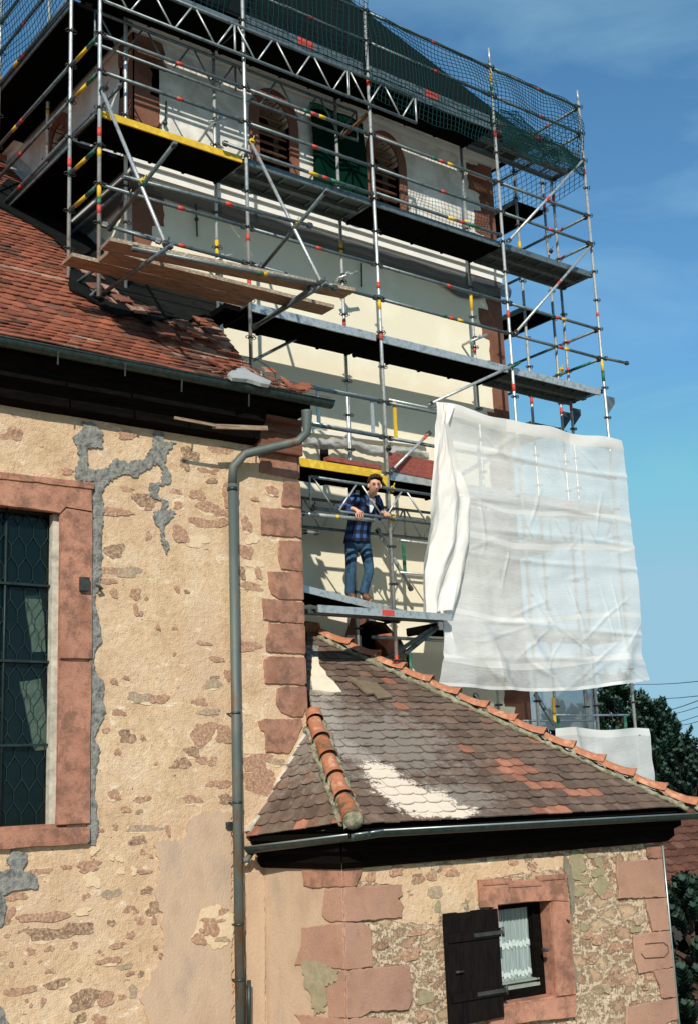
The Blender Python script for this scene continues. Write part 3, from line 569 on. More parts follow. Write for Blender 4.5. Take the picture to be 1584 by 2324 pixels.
# up to the tower face, then left of the tower, then up to the ridge
vt = (13.13 - EY) * math.sqrt(1 + SL * SL)
tiles(mb, RN, [(2.0, 0), (8.02, 0), (8.02, .34), (2.0, .34)], .175, .15, ch_nave, 3, sag=nsag)
tiles(mb, RN, [(2.0, .30), (7.64, .30), (7.70, 1.2), (7.86, vt), (2.0, vt)], .175, .15, ch_nave, 5, sag=nsag)
tiles(mb, RN, [(2.0, vt), (6.93, vt), (6.93, Lr), (2.0, Lr)], .175, .15, ch_nave, 4, sag=nsag)
for k_ in range(26):
    u = 6.9 + k_ * .05 + rnd.uniform(-.02, .02); v = rnd.uniform(.02, .5)
    mb.box(RN.pt(u, v, .05 + rnd.uniform(0, .05)), (.05, .07, .008), rnd.choice((0, 1, 2)), (V((1, rnd.uniform(-.5, .5), rnd.uniform(-.2, .2))).normalized(), RN.v, RN.n))
mb.build('roof_tiles', [MT['tnave'], MT['tnaved'], MT['tgrey']], nave)
mb = MB(); dd = -.02
mb.face([RN.pt(2, 0, -.09), RN.pt(8.0, 0, -.09), RN.pt(8.0, .5, -.09), RN.pt(7.64, .6, -.09), RN.pt(7.84, vt, -.09), RN.pt(2, vt, -.09)])
mb.face([RN.pt(2, vt, -.09), RN.pt(6.94, vt, -.09), RN.pt(6.94, Lr, -.09), RN.pt(2, Lr, -.09)])
mb.face([RN.pt(7.64, .6, -.09), RN.pt(7.84, vt, -.09), RN.pt(7.84, vt, -.3), RN.pt(7.64, .6, -.3)])
b_ = [(2, 24.05, EZ), (6.94, 24.05, EZ), (6.94, 17.5, RN.pt(0, Lr, 0).z), (2, 17.5, RN.pt(0, Lr, 0).z)]; mb.face(b_)
mb.build('roof_boarding', MT['wood_dark'], nave)
mb = MB()
for i in range(13):
    x0 = 2 + i * .38; zr_ = RN.pt(0, Lr, .05).z; mb.tube([(x0, 17.5, zr_ - .02), (x0 + .2, 17.5, zr_), (x0 + .4, 17.5, zr_ + .02)], [.11, .12, .13], 0, 10)
mb.build('ridge_tile', MT['ridge'], nave)
# lead flashing where the roof meets the tower
mb = MB()
a = [RN.pt(6.80, v, .07) for v in (vt + .1, vt + 1.5, vt + 3, Lr)]; b2_ = [p + V((.14, 0, .02)) for p in a]; c2_ = [p + V((.13, 0, .22)) for p in a]
for i in range(3): mb.face([a[i], b2_[i], b2_[i + 1], a[i + 1]]); mb.face([b2_[i], c2_[i], c2_[i + 1], b2_[i + 1]])
mb.build('lead_flashing', MT['lead'], nave); mb = MB()
L5 = [zh(*p) for p in ((550, 990), (590, 965), (700, 925), (760, 975), (820, 1000), (950, 1060), (940, 1095), (860, 1080), (730, 1040), (600, 1030))]
LP = Plane(RN.pt(0, 0, .10), RN.u, RN.n, RN.v)
trace(mb, LP, L5, zI, .03, 0, 0, .08, .012, 9)
mb.build('lead_flashing', MT['lead'], nave); mb = MB()
mb.mesh([onY(*zh(820, 985), 11.15), onY(*zh(870, 945), 11.2), onY(*zh(885, 1000), 11.12), onY(*zh(945, 1020), 11.12), onY(*zh(940, 1070), 11.1), onY(*zh(850, 1040), 11.05)], [(0, 1, 2, 5), (2, 3, 4, 5)])
mb.build('lead_flashing', MT['lead'], nave)
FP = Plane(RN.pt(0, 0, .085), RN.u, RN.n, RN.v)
mb = MB(); trace(mb, FP, [(-60, 930), (60, 1000), (150, 1052), (240, 1100), (330, 1190), (330, 1350), (420, 1400), (560, 1482), (640, 1470), (700, 1512), (800, 1488), (880, 1505), (960, 1478), (1010, 1490), (1040, 1430), (940, 1330), (700, 1250), (560, 1120), (400, 1020), (200, 900), (40, 840)], z1, .012, 0, 0, .10, .02, 77)  # one thin near-black patch lying just above the tiles
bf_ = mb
tl_ = MB()
for k_ in range(34):
    t_ = rnd.random(); x_ = 330 + 700 * t_; y_ = 1240 + 290 * min(1, t_ * 1.6) + rnd.uniform(-30, 60); pp = FP.px(*z1(x_, y_)); a_ = rnd.uniform(-.6, .6)
    tl_.box(pp + RN.n * rnd.uniform(.01, .04), (.08, .10, .008), rnd.choice((1, 1, 2, 0)), ((RN.u * math.cos(a_) + RN.v * math.sin(a_) + RN.n * rnd.uniform(-.15, .15)).normalized(), RN.v, RN.n))
tag(tl_.build('displaced_tiles', [MT['tnave'], MT['tnaved'], MT['tgrey']]), 'loose displaced clay tiles strewn along the black patch on the nave roof', 'roof tiles', None, 'stuff')
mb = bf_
tag(mb.build('black_roof_patch', simple('near_black_patch', (.006, .007, .007), (.012, .013, .012), 4, .9, 0, .6, 9, spec=.05, dist=.04)), 'black patch laid over the red nave roof beneath the wooden planks', 'foil')
# eaves: boxed timber cornice and gutter
mb = MB()
prof = [(EY + .02, EZ - .02), (EY + .02, EZ - .16), (EY + .10, EZ - .20), (EY + .12, EZ - .34), (EY + .22, EZ - .40), (EY + .26, EZ - .52), (YN + .02, EZ - .56), (YN + .02, EZ + .2)]
def extrude_x(mb, prof, x0, x1, mi=0, f=lambda x, y, z: (x, y, z)):
    n = len(prof); vs = [f(x0, y, z) for y, z in prof] + [f(x1, y, z) for y, z in prof]
    mb.mesh(vs, [(i, (i + 1) % n, n + (i + 1) % n, n + i) for i in range(n)] + [tuple(range(n))[::-1], tuple(range(n, 2 * n))], mi)
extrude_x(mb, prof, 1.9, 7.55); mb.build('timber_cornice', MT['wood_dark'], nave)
mb = MB(); extrude_x(mb, [(EY + .02, EZ - .0), (EY + .02, EZ - .13), (EY + .1, EZ - .16), (YN + .02, EZ - .2), (YN + .02, EZ + .3)], 7.56, 8.12)
mb.build('timber_cornice_end', MT['wood_dark'], nave)
mb = MB()
for i, z in enumerate((EZ - .24, EZ - .36, EZ - .5)): mb.bar((7.3, EY + .25 + .08 * i, z), (8.15 - .03 * i, EY + .25 + .08 * i, z), .10, .05)
mb.b2((7.56, YN - .1, EZ - .62), (8.19, YN + .1, EZ - .2)); mb.build('exposed_eaves_beam', MT['wood_red'], nave)
mb = MB(); mb.bar(onY(*z3(1000, 890), 10.98), onY(*z3(1255, 900), 10.98), .03, .05); mb.bar(onY(*z3(820, 850), 10.95), onY(*z3(1010, 885), 10.95), .02, .03); mb.build('loose_batten', MT['plank'], nave)
def gutter(mb, a, b, r, side, mi=0, rim=1, n=10):
    a = V(a); b = V(b); d = (b - a).normalized(); sd = V(side).normalized(); pts = []
    for p in (a, b):
        for q, rr_ in ((r, 1), (r - .008, 0)):
            for k in range(n + 1):
                t = math.pi * k / n; pts.append(p + sd * math.cos(t) * q + V((0, 0, -math.sin(t) * q)))
    m = n + 1; fs = []
    for k in range(n):
        fs.append((k, k + 1, 2 * m + k + 1, 2 * m + k)); fs.append((m + k, 3 * m + k, 3 * m + k + 1, m + k + 1))
    mb.mesh(pts, fs, mi, True); mb.tube([a + sd * r, b + sd * r], .011, rim, 8); mb.tube([a - sd * r, b - sd * r], .006, mi, 6)
    mb.mesh([b + sd * math.cos(math.pi * k / n) * r + V((0, 0, -math.sin(math.pi * k / n) * r)) for k in range(n + 1)], [tuple(range(n + 1))], mi)
gut = MB(); gutter(gut, (1.9, EY - .07, EZ - .05), (8.36, EY - .07, EZ - .03), .078, (0, -1, 0), 0, 0); gut.tube([(1.9, EY - .16, EZ + .02), (8.3, EY - .15, EZ + .0)], .004, 1, 4)
guto = gut.build('gutter', [MT['zinc'], MT['wood_red']], nave)
for xp in (z3(275, 560), z3(590, 615), z3(855, 690), z3(1170, 760)):
    p = onY(*xp, EY - .15); mb = MB(); mb.bar(p + V((0, 0, .05)), p + V((0, .01, -.09)), .014, .010, 0, (0, 1, 0)); mb.build('gutter_bracket', MT['iron'], guto)
dp = MB()
P0 = onY(*z3(1440, 825), EY - .07); P1 = onY(*z3(1440, 920), EY - .06); P2 = onY(*z3(1400, 960), EY + 0.02); P3 = onY(*z3(1150, 1020), YN - .16); P4 = onY(*z3(1095, 1080), YN - .10)
dp.tube([P0 + V((0, 0, .02)), P0, P0.lerp(P1, .6), P1, P2, P2.lerp(P3, .5), P3, P3.lerp(P4, .5) + V((.015, 0, .015)), P4, onY(*z3(1092, 1160), YN - .09)], [.066, .064, .058, .052, .052, .052, .052, .052, .052, .052], 0, 14)
low = onY(547, 2340, YN - .09); top = onY(*z3(1092, 1160), YN - .09)
dp.tube([top, low], .052, 0, 16)
dpo = dp.build('downpipe', MT['zincrust'], nave)
mb = MB()
for y in (1185,): p = onY(*z3(1092, y), YN - .09); mb.tube([p - V((0, 0, .02)), p + V((0, 0, .02))], .060, 0, 14)
for y in (1690, 1880, 2130, 2240): p = top.lerp(low, (y - 1173) / (2340 - 1173.)); mb.tube([p - V((0, 0, .012)), p + V((0, 0, .012))], .058, 0, 14); mb.bar(p, p + V((-.05, .12, 0)), .02, .012)
mb.build('pipe_clamp', MT['zinc'], dpo)
mb = MB(); p = onY(*z7(1345, 382), YN - .02); mb.box(p, (.035, .02, .035)); q = onY(*z7(1365, 400), YN - .14)
mb.tube([p, p + V((.02, -.04, -.12)), p + V((.06, -.05, -.28))], .003, 0, 4); mb.build('lightning_clamp', MT['iron'], dpo)
mb = MB(); a = onY(*z7(1462, 1290), YN - .12); b_ = onY(*z7(1462, 1600), YN - .12); mb.tube([a, b_], .022, 0, 8); mb.build('small_pipe', MT['zinc'], dpo)
# thin cable loop by the broken eaves
cb = MB(); cb.tube([onY(*zh(*p), 11.0) for p in ((0, 870), (150, 900), (350, 935), (560, 945), (640, 925), (700, 880), (690, 840), (730, 810), (830, 840), (930, 900), (1000, 970), (1010, 1030), (980, 1065))], .005, 0, 5)
tag(cb.build('loose_cable', MT['wire']), 'thin loose cable looping over the broken end of the red nave roof', 'cable')
# ------------------------------------------------------------------ side building (annex) with its own skew
CX, CY = 7.70, 10.15; AU = V((.9958, -.0915, 0)); AN = V((-.0915, -.9958, 0)); AW = 4.566
AX = Plane((CX, CY, 0), AU, AN)
LDIR = V((CX - 7.55, CY - 11.35, 0)).normalized(); AL = Plane((7.55, 11.35, 0), LDIR, V((LDIR.y, -LDIR.x, 0)).normalized() if V((LDIR.y, -LDIR.x, 0)).x < 0 else V((-LDIR.y, LDIR.x, 0)))
LLEN = math.hypot(CX - 7.55, CY - 11.35)
ann = thing('side_building', (CX + 2, CY + 1, GZ), 'low side building of mottled rubble stone with hipped brown tile roof and black shutter', 'building')
o1 = AX.uv(*z8(398, 850)); o2 = AX.uv(*z8(715, 822)); o3 = AX.uv(*z8(748, 1385)); o4 = AX.uv(*z8(425, 1432))
HW = (min(o1[0], o4[0]), max(o2[0], o3[0]), o3[1] - .02, o2[1])
HW = ((o1[0] + o4[0]) / 2, (o2[0] + o3[0]) / 2, (o3[1] + o4[1]) / 2, (o1[1] + o2[1]) / 2)
ETOP = -.56
mb = MB(); wall_grid(mb, AX, 0, AW, GZ, ETOP, .024, [HW], .022, 0, 3.0)
mb.face([AX.pt(AW, GZ), AX.pt(AW, GZ, -3.2), AX.pt(AW, ETOP, -3.2), AX.pt(AW, ETOP)], 0)
mb.build('rubble_wall', MT['rubble'], ann)
mb = MB(); wall_grid(mb, AL, -.02, LLEN, GZ, ETOP, .03, [], .006, 0, 2); mb.build('rendered_wall', MT['pinkrender'], ann)
# cream plaster left on part of the front
mb = MB()
trace(mb, AX, [(790, 470), (1584, 440), (1584, 470), (2300, 430), (2330, 520), (1900, 560), (1740, 600), (1720, 720), (1690, 860), (1560, 850), (1440, 830), (1434, 900), (1100, 880), (960, 850), (1180, 840), (1180, 640), (910, 600), (905, 520), (800, 540)], za, .004, 0, -.021, .05, .02, 61)
mb.build('plaster_remnant', MT['plaster'], ann)
mb = MB(); k = 900
for (x, y, rx, ry, t) in [(500, 595, 26, 24, 0), (620, 625, 18, 26, 0), (140, 660, 30, 22, 0), (20, 685, 30, 18, 0), (1000, 1055, 38, 26, 0), (1240, 940, 30, 22, 2), (1280, 1330, 26, 16, 1), (1050, 1340, 22, 26, 2), (1100, 1280, 40, 50, 1), (880, 600, 45, 60, 3), (870, 670, 34, 34, 3), (1005, 600, 24, 30, 3), (1000, 660, 34, 26, 3), (1015, 740, 36, 52, 3), (880, 770, 36, 32, 3), (960, 560, 28, 14, 3)]:
    k += 1; u, v = AX.uv(*z8(x, y)); u2, _ = AX.uv(*z8(x + rx, y)); _, v3 = AX.uv(*z8(x, y + ry)); slab(mb, AX, blob(u, v, abs(u2 - u), abs(v3 - v), k, 18, .3), .004, t, -.012 + (k % 9) * .0006)
for (x, y, rx, ry, t) in [(1150, 530, 50, 34, 0), (975, 570, 36, 36, 0), (1400, 560, 34, 30, 2), (1560, 545, 26, 20, 0), (1060, 1040, 36, 30, 1), (1250, 1105, 60, 44, 0), (1150, 970, 20, 24, 1), (1380, 1270, 16, 30, 1), (1330, 1540, 34, 30, 0)]:
    k += 1; u, v = AX.uv(*za(x, y)); u2, _ = AX.uv(*za(x + rx, y)); _, v3 = AX.uv(*za(x, y + ry)); slab(mb, AX, blob(u, v, abs(u2 - u), abs(v3 - v), k, 18, .3), .004, t, -.012 + (k % 9) * .0006)
for kk in range(60):   # proud rubble faces in the bare field right of the window
    u = rnd.uniform(0.9, AW - .3); v = rnd.uniform(-3.2, -1.0)
    if HW[0] - .75 < u < HW[1] + .45 and v > HW[2] - .3: continue
    slab(mb, AX, blob(u, v, rnd.uniform(.04, .13), rnd.uniform(.025, .06), kk + 1200, 14, .25), .004, rnd.choice((0, 0, 2, 3, 1)), -.018 + (kk % 11) * .0005)
mb.build('rubble_infill', [MT['chips'], MT['chipd'], MT['chipg'], simple('lichened_stone', (.26, .23, .14), (.36, .30, .19), 14, .95, 0, .7, 50), MT['rim']], ann)
mb = MB(); trace(mb, AX, [(805, 560), (825, 600), (850, 700), (855, 860), (838, 990), (845, 1130), (870, 1250), (872, 1362), (858, 1345), (850, 1200), (832, 1000), (836, 850), (815, 700), (795, 620)], z8, .008, 0, 0, .03, .01, 70)
mb.build('cement_repair', simple('brownish_cement_joint', (.19, .17, .13), (.26, .22, .16), 9, .95, 0, .8, 40), ann)
AQ = [(AX, za, [(778, 478), (915, 490), (905, 560), (870, 640), (790, 640)]), (AX, za, [(785, 645), (1180, 625), (1190, 700), (1155, 720), (1192, 770), (1185, 850), (1000, 870), (790, 880)]), (AX, za, [(790, 888), (910, 884), (970, 930), (980, 1190), (800, 1212)]), (AX, za, [(800, 1218), (1230, 1178), (1258, 1400), (1230, 1490), (970, 1500), (900, 1540), (806, 1545)]), (AX, za, [(806, 1550), (900, 1545), (1110, 1545), (1110, 1680), (812, 1700)]),
      (AL, za, [(500, 505), (645, 490), (650, 470), (774, 472), (788, 640), (560, 648), (515, 630)]), (AL, za, [(655, 660), (782, 650), (788, 880), (680, 880), (642, 835)]), (AL, za, [(500, 925), (640, 905), (786, 892), (797, 1210), (600, 1190), (450, 1180), (500, 1020)]), (AL, za, [(760, 1225), (800, 1215), (803, 1545), (690, 1540), (668, 1330), (735, 1300)]), (AL, za, [(450, 1520), (805, 1550), (810, 1700), (495, 1700), (490, 1560)]),
      (AX, zt, [(670, 655), (802, 640), (816, 765), (695, 762), (678, 745)]), (AX, zt, [(390, 800), (820, 770), (858, 1130), (405, 1145), (415, 1060), (390, 950)]), (AX, zt, [(665, 1150), (860, 1135), (890, 1440), (730, 1455), (715, 1370), (690, 1290)]), (AX, zt, [(545, 1492), (892, 1445), (925, 1790), (600, 1850), (560, 1700)]), (AX, zt, [(735, 1830), (925, 1795), (958, 2070), (815, 2080), (800, 1960), (760, 1880)]), (AX, zt, [(480, 2165), (960, 2080), (980, 2270), (900, 2300), (700, 2420), (480, 2420)])]
for i, (pl, zf_, pts) in enumerate(AQ):
    mb = MB(); trace(mb, pl, pts, zf_, .013, 0, 0, .04, .008, 80 + i, .008)
    if i == 13:
        pass
    mb.build('corner_stone', MT['quoin2'] if i not in (0, 5, 10) else MT['quoin'], ann)
mb = MB(); pts = [AX.uv(*zt(*p)) for p in [(650, 1570), (730, 1562), (820, 1556), (865, 1590), (872, 1650), (830, 1695), (650, 1705), (615, 1660)]]
mb.tube([AX.pt(a, b, .019) for a, b in pts], .006, 0, 4); mb.build('carved_outline', simple('dark_groove', (.12, .07, .05)), ann)
mb = MB(); mb.tube([AX.pt(AW + .01, GZ, .015), AX.pt(AW + .01, ETOP - .02, .015)], .012, 0, 6); mb.build('corner_bead', MT['rimzinc'], ann)
mb = MB(); trace(mb, AL, [(510, 1160), (620, 1150), (700, 1200), (755, 1220), (740, 1300), (670, 1330), (665, 1500), (600, 1530), (560, 1400), (520, 1280)], za, .015, 0, 0, .03, .03, 99); mb.build('algae_patch', simple('grey_green_algae_stain', (.40, .33, .22), (.27, .24, .15), 9, .95, 0, .6, 50), ann)
mb = MB(); trace(mb, NV, [(110, 560), (200, 520), (240, 600), (244, 1700), (120, 1700)], za, .012, 0, 0, .05, .008, 101); mb.build('rendered_strip', MT['pinkrender'], ann)
# window surround, sash, curtain and shutter
W8 = z8
frame_px('window_lintel', [(290, 703), (475, 691), (475, 708), (632, 698), (632, 680), (803, 665), (816, 825), (716, 823), (395, 848), (383, 862), (300, 864)], AX, W8, .035, MT['frame'], ann, 51, 0, .012)
lt = MB()
for q in ([(310, 722), (460, 712), (460, 722), (310, 734)], [(462, 735), (650, 722), (650, 734), (462, 746)], [(652, 695), (788, 684), (788, 693), (652, 706)]): trace(lt, AX, q, W8, .048, 0, 0, .3, 0, 1)
lt.build('drip_moulding', MT['quoin'], ann)
frame_px('window_jamb', [(716, 826), (818, 826), (858, 1374), (748, 1386)], AX, W8, .034, MT['frame'], ann, 52, 0, .012)
frame_px('window_jamb', [(374, 862), (396, 850), (428, 1438), (412, 1442)], AX, W8, .036, MT['frame'], ann, 53, 0, .004)
frame_px('window_sill', [(340, 1500), (425, 1442), (855, 1376), (852, 1502), (350, 1560)], AX, W8, .05, MT['frame'], ann, 54, 0, .012)
a0, a1, b0, b1 = HW
mb = MB()
for q in ((a1, a1 + .09, b0, b1), (a0 - .05, a0, b0, b1)): mb.mesh([AX.pt(x, y, d) for x in q[:2] for y in q[2:] for d in (0, -.30)], [(0, 1, 3, 2), (4, 6, 7, 5), (0, 4, 5, 1), (2, 3, 7, 6), (0, 2, 6, 4), (1, 5, 7, 3)])
for q in ((a0 - .05, a1 + .09, b0 - .12, b0), (a0 - .05, a1 + .09, b1, b1 + .1)): mb.mesh([AX.pt(x, y, d) for x in q[:2] for y in q[2:] for d in (0, -.30)], [(0, 1, 3, 2), (4, 6, 7, 5), (0, 4, 5, 1), (2, 3, 7, 6), (0, 2, 6, 4), (1, 5, 7, 3)])
mb.build('window_reveal', MT['frame'], ann)
def axbox(mb, x0, x1, y0, y1, d0, d1, mi=0): mb.mesh([AX.pt(x, y, d) for x in (x0, x1) for y in (y0, y1) for d in (d0, d1)], [(0, 1, 3, 2), (4, 6, 7, 5), (0, 4, 5, 1), (2, 3, 7, 6), (0, 2, 6, 4), (1, 5, 7, 3)], mi)
mb = MB(); D0, D1 = -.24, -.17
axbox(mb, a0, a1, b0 + .0, b0 + .11, D0, D1); axbox(mb, a0, a1, b1 - .07, b1, D0, D1); axbox(mb, a0, a0 + .06, b0, b1, D0 + .001, D1 - .001); axbox(mb, a1 - .10, a1, b0, b1, D0 + .001, D1 - .001)
axbox(mb, a0 + .02, a1 - .09, b0 + .105, b0 + .14, D0, D1 + .015, 1); axbox(mb, a0 + .02, a1 - .09, b0 + .165, b0 + .185, D0, D1 + .01, 1); axbox(mb, a1 - .125, a1 - .10, b0 + .1, b1 - .06, D0, D1 + .01, 0)
sash = mb.build('window_sash', [MT['wood_dark'], simple('grey_sash_bar', (.22, .25, .22), (.30, .33, .28))], ann)
mb = MB(); mb.face([AX.pt(a0, b0, -.21), AX.pt(a1, b0, -.21), AX.pt(a1, b1, -.21), AX.pt(a0, b1, -.21)])
pg_, pnt, pb = newmat('clear_pane'); tpn = pnt.nodes.new('ShaderNodeBsdfTransparent'); gls = pnt.nodes.new('ShaderNodeBsdfGlossy'); gls.inputs['Roughness'].default_value = .03
mx_ = pnt.nodes.new('ShaderNodeMixShader'); mx_.inputs[0].default_value = .10; pnt.links.new(tpn.outputs[0], mx_.inputs[1]); pnt.links.new(gls.outputs[0], mx_.inputs[2]); pnt.links.new(mx_.outputs[0], pnt.nodes['Material Output'].inputs[0])
mb.build('pane', pg_, sash)
mb = MB(); n = 90; vs = []
for i in range(n + 1):
    u = a0 + .02 + (a1 - a0 - .14) * i / n
    for j in range(9): vs.append(AX.pt(u, b0 + .12 + (b1 - b0 - .17) * j / 8, -.245 + .012 * math.sin(i * .9 + .3 * math.sin(j)) + .005 * math.sin(i * 2.3)))
mb.mesh(vs, [(i * 9 + j, (i + 1) * 9 + j, (i + 1) * 9 + j + 1, i * 9 + j + 1) for i in range(n) for j in range(8)], 0, True)
for f0, f1 in ((.12, .19), (.48, .56)):
    k0 = []
    for i in range(n + 1):
        u = a0 + .02 + (a1 - a0 - .14) * i / n
        for f in (f0 + .02 * math.sin(i * .7), f1 + .02 * math.sin(i * .7)): k0.append(AX.pt(u, b0 + .12 + (b1 - b0 - .17) * f, -.232 + .012 * math.sin(i * .9)))
    mb.mesh(k0, [(i * 2, i * 2 + 2, i * 2 + 3, i * 2 + 1) for i in range(n)], 1, True)
mb.build('lace_curtain', [MT['curtain'], simple('white_lace_band', (.60, .68, .66), (.45, .54, .53), 30, .9, 0, 0)], ann)
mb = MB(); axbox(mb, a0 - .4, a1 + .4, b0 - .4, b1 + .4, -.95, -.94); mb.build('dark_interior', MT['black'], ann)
sh = MB(); p0 = AX.uv(*z8(60, 906)); p1 = AX.uv(*z8(375, 862)); p2 = AX.uv(*z8(412, 1470)); sw = p1[0] - p0[0]
bt = AX.uv(*z8(78, 1546))[1] - .03
nb = 4
for i in range(nb): axbox(sh, p0[0] + sw * i / nb + .003, p0[0] + sw * (i + 1) / nb - .003, bt + .004 * i, p1[1] - .01 * (i % 2), .065, .095)
for yy in (p1[1] - .25, bt + .28): axbox(sh, p0[0] + .03, p1[0] + .01, yy - .045, yy + .045, .095, .115)
sho = sh.build('shutter', MT['shutter'], ann)
mb = MB()
for yy in (p1[1] - .25, bt + .28):
    mb = MB(); axbox(mb, p0[0] + sw * .5, p1[0] + .05, yy - .02, yy + .02, .115, .122); mb.tube([AX.pt(p1[0] + .04, yy - .05, .11), AX.pt(p1[0] + .04, yy + .05, .11)], .016); mb.build('strap_hinge', MT['iron'], sho)
mb = MB(); mb.tube([AX.pt(p0[0] + .10, (bt + p1[1]) / 2 - .03, .12), AX.pt(p0[0] + .2, (bt + p1[1]) / 2 - .03, .12)], .014)
mb.build('latch', MT['iron'], sho)
mb = MB(); u, v = AX.uv(*z8(712, 1110)); mb.tube([AX.pt(u - .06, v, -.05), AX.pt(u - .06, v, .03)], .02, 0, 6); u, v = AX.uv(*z8(800, 935)); mb.tube([AX.pt(u, v, .03), AX.pt(u + .02, v - .02, .06)], .012, 0, 5); mb.build('iron_catch', MT['iron'], ann)
# annex roof
def maintile():
    m, nt, b = newmat('weathered_brown_tile'); co = coords(nt)
    n1 = N(nt, 'ShaderNodeTexNoise', Scale=5, Detail=8, Roughness=.7); n2 = N(nt, 'ShaderNodeTexNoise', Scale=36, Detail=8, Roughness=.75); n3 = N(nt, 'ShaderNodeTexNoise', Scale=9, Detail=8, Roughness=.7)
    for n in (n1, n2, n3): nt.links.new(co, n.inputs['Vector'])
    c = ramp(nt, n1.outputs[0], [(.35, (.115, .080, .063)), (.5, (.160, .108, .083)), (.65, (.19, .146, .118))])
    ge = nt.nodes.new('ShaderNodeNewGeometry'); c = mixc(nt, .9, c, ramp(nt, ge.outputs['Random Per Island'], [(0, (.74, .72, .72)), (.5, (1, 1, 1)), (.9, (1.2, 1.16, 1.12)), (1, (1.35, 1.08, .95))]), 'MULTIPLY')
    def dot(vec, k):
        d = nt.nodes.new('ShaderNodeVectorMath'); d.operation = 'DOT_PRODUCT'; d.inputs[1].default_value = tuple(vec); nt.links.new(co, d.inputs[0])
        a = nt.nodes.new('ShaderNodeMath'); a.operation = 'SUBTRACT'; a.inputs[1].default_value = k; nt.links.new(d.outputs['Value'], a.inputs[0]); return a.outputs[0]
    e0_ = RA.o - parent_world(ann); U_ = dot(RA.u, e0_.dot(RA.u)); V_ = dot(RA.v, e0_.dot(RA.v))
    def mt(op, a, b_=None):
        q = nt.nodes.new('ShaderNodeMath'); q.operation = op
        for i, x in enumerate((a, b_)):
            if x is None: continue
            if isinstance(x, (int, float)): q.inputs[i].default_value = x
            else: nt.links.new(x, q.inputs[i])
        return q.outputs[0]
    def mask(ells, amp, nz_):
        best = None
        for (x, y, rx, ry) in ells:
            cu, cv = RA.uv(*z6(x, y)); ru = abs(RA.uv(*z6(x + rx, y))[0] - cu); rv = abs(RA.uv(*z6(x, y + ry))[1] - cv)
            a = mt('POWER', mt('ABSOLUTE', mt('DIVIDE', mt('SUBTRACT', U_, cu), ru)), 2.0); b_ = mt('POWER', mt('ABSOLUTE', mt('DIVIDE', mt('SUBTRACT', V_, cv), rv)), 2.0)
            k_ = mt('SUBTRACT', 1.0, mt('SQRT', mt('ADD', a, b_))); best = k_ if best is None else mt('MAXIMUM', best, k_)
        return mt('ADD', best, mt('MULTIPLY', mt('SUBTRACT', nz_, .5), amp))
    grey = mask([(520, 900, 420, 560), (900, 1000, 500, 330), (1250, 1330, 420, 160)], 2.6, n3.outputs[0])
    c = mixc(nt, ramp(nt, grey, [(.25, (0, 0, 0)), (.6, (.75, .75, .75))]), c, (.27, .235, .20))
    c = mixc(nt, ramp(nt, n2.outputs[0], [(.60, (0, 0, 0)), (.66, (.8, .8, .8))]), c, (.36, .31, .25))
    pl_ = mask([(500, 840, 150, 200), (620, 1040, 170, 130), (520, 730, 110, 60), (760, 1100, 120, 60)], 2.4, n2.outputs[0])
    c = mixc(nt, ramp(nt, pl_, [(.34, (0, 0, 0)), (.6, (.55, .55, .55))]), c, (.46, .41, .36))
    sp_ = mask([(850, 1200, 110, 90), (940, 1290, 150, 110), (1080, 1360, 210, 100), (1250, 1420, 150, 36)], 1.9, n3.outputs[0])
    sp_ = mt('ADD', sp_, mt('MULTIPLY', mt('SUBTRACT', n2.outputs[0], .5), 1.0))
    c = mixc(nt, ramp(nt, sp_, [(.06, (0, 0, 0)), (.16, (1, 1, 1))]), c, (.76, .65, .54))
    nt.links.new(c, b.inputs['Base Color']); b.inputs['Roughness'].default_value = .9; b.inputs['Specular IOR Level'].default_value = .15
    bump(nt, b, n2.outputs[0], .8, .015); return m
EL = V((7.73, 9.845, -.443)); ER = V((12.40, 9.415, -.48)); AP = V((9.53, 13.1, 1.97))
nn_ = (ER - EL).cross(AP - EL).normalized(); eu = (ER - EL).normalized(); ev = nn_.cross(eu)
RA = Plane(EL, eu, nn_, ev)
H = RA.px(712, 1652); F = onY(566, 1905, 11.34); EB = RA.px(796, 1872)
apx = RA.uv(700, 1440)
rg = [(RA.uv(796, 1872)[0], .0), (RA.u.dot(ER - EL), 0), (apx[0] + .05, apx[1] + .02), RA.uv(695, 1442), RA.uv(697, 1560), ((H - EL).dot(RA.u), (H - EL).dot(RA.v))]
org = [RA.uv(*z8(*p)) for p in ((375, 10), (520, 0), (600, 60), (700, 120), (790, 170), (870, 200), (1060, 200), (1050, 225), (860, 225), (660, 215), (520, 170), (470, 120), (410, 90), (385, 50))]
org2 = [RA.uv(*z8(*p)) for p in ((900, 262), (1070, 262), (1060, 290), (900, 285))]
org3 = [RA.uv(*z8(*p)) for p in ((640, 280), (780, 290), (700, 345), (620, 330))]
org4 = [RA.uv(*zk(*p)) for p in ((650, 1080), (890, 1080), (890, 1175), (740, 1180), (650, 1100))]
spl = [RA.uv(*z6(*p)) for p in ((735, 1140), (900, 1150), (1110, 1250), (1230, 1300), (1450, 1370), (1584, 1420), (1560, 1470), (1100, 1460), (980, 1440), (880, 1360), (800, 1240))]
pale = [RA.uv(*z6(*p)) for p in ((420, 700), (600, 740), (760, 900), (850, 1000), (760, 1140), (620, 1100), (430, 880), (400, 760))]
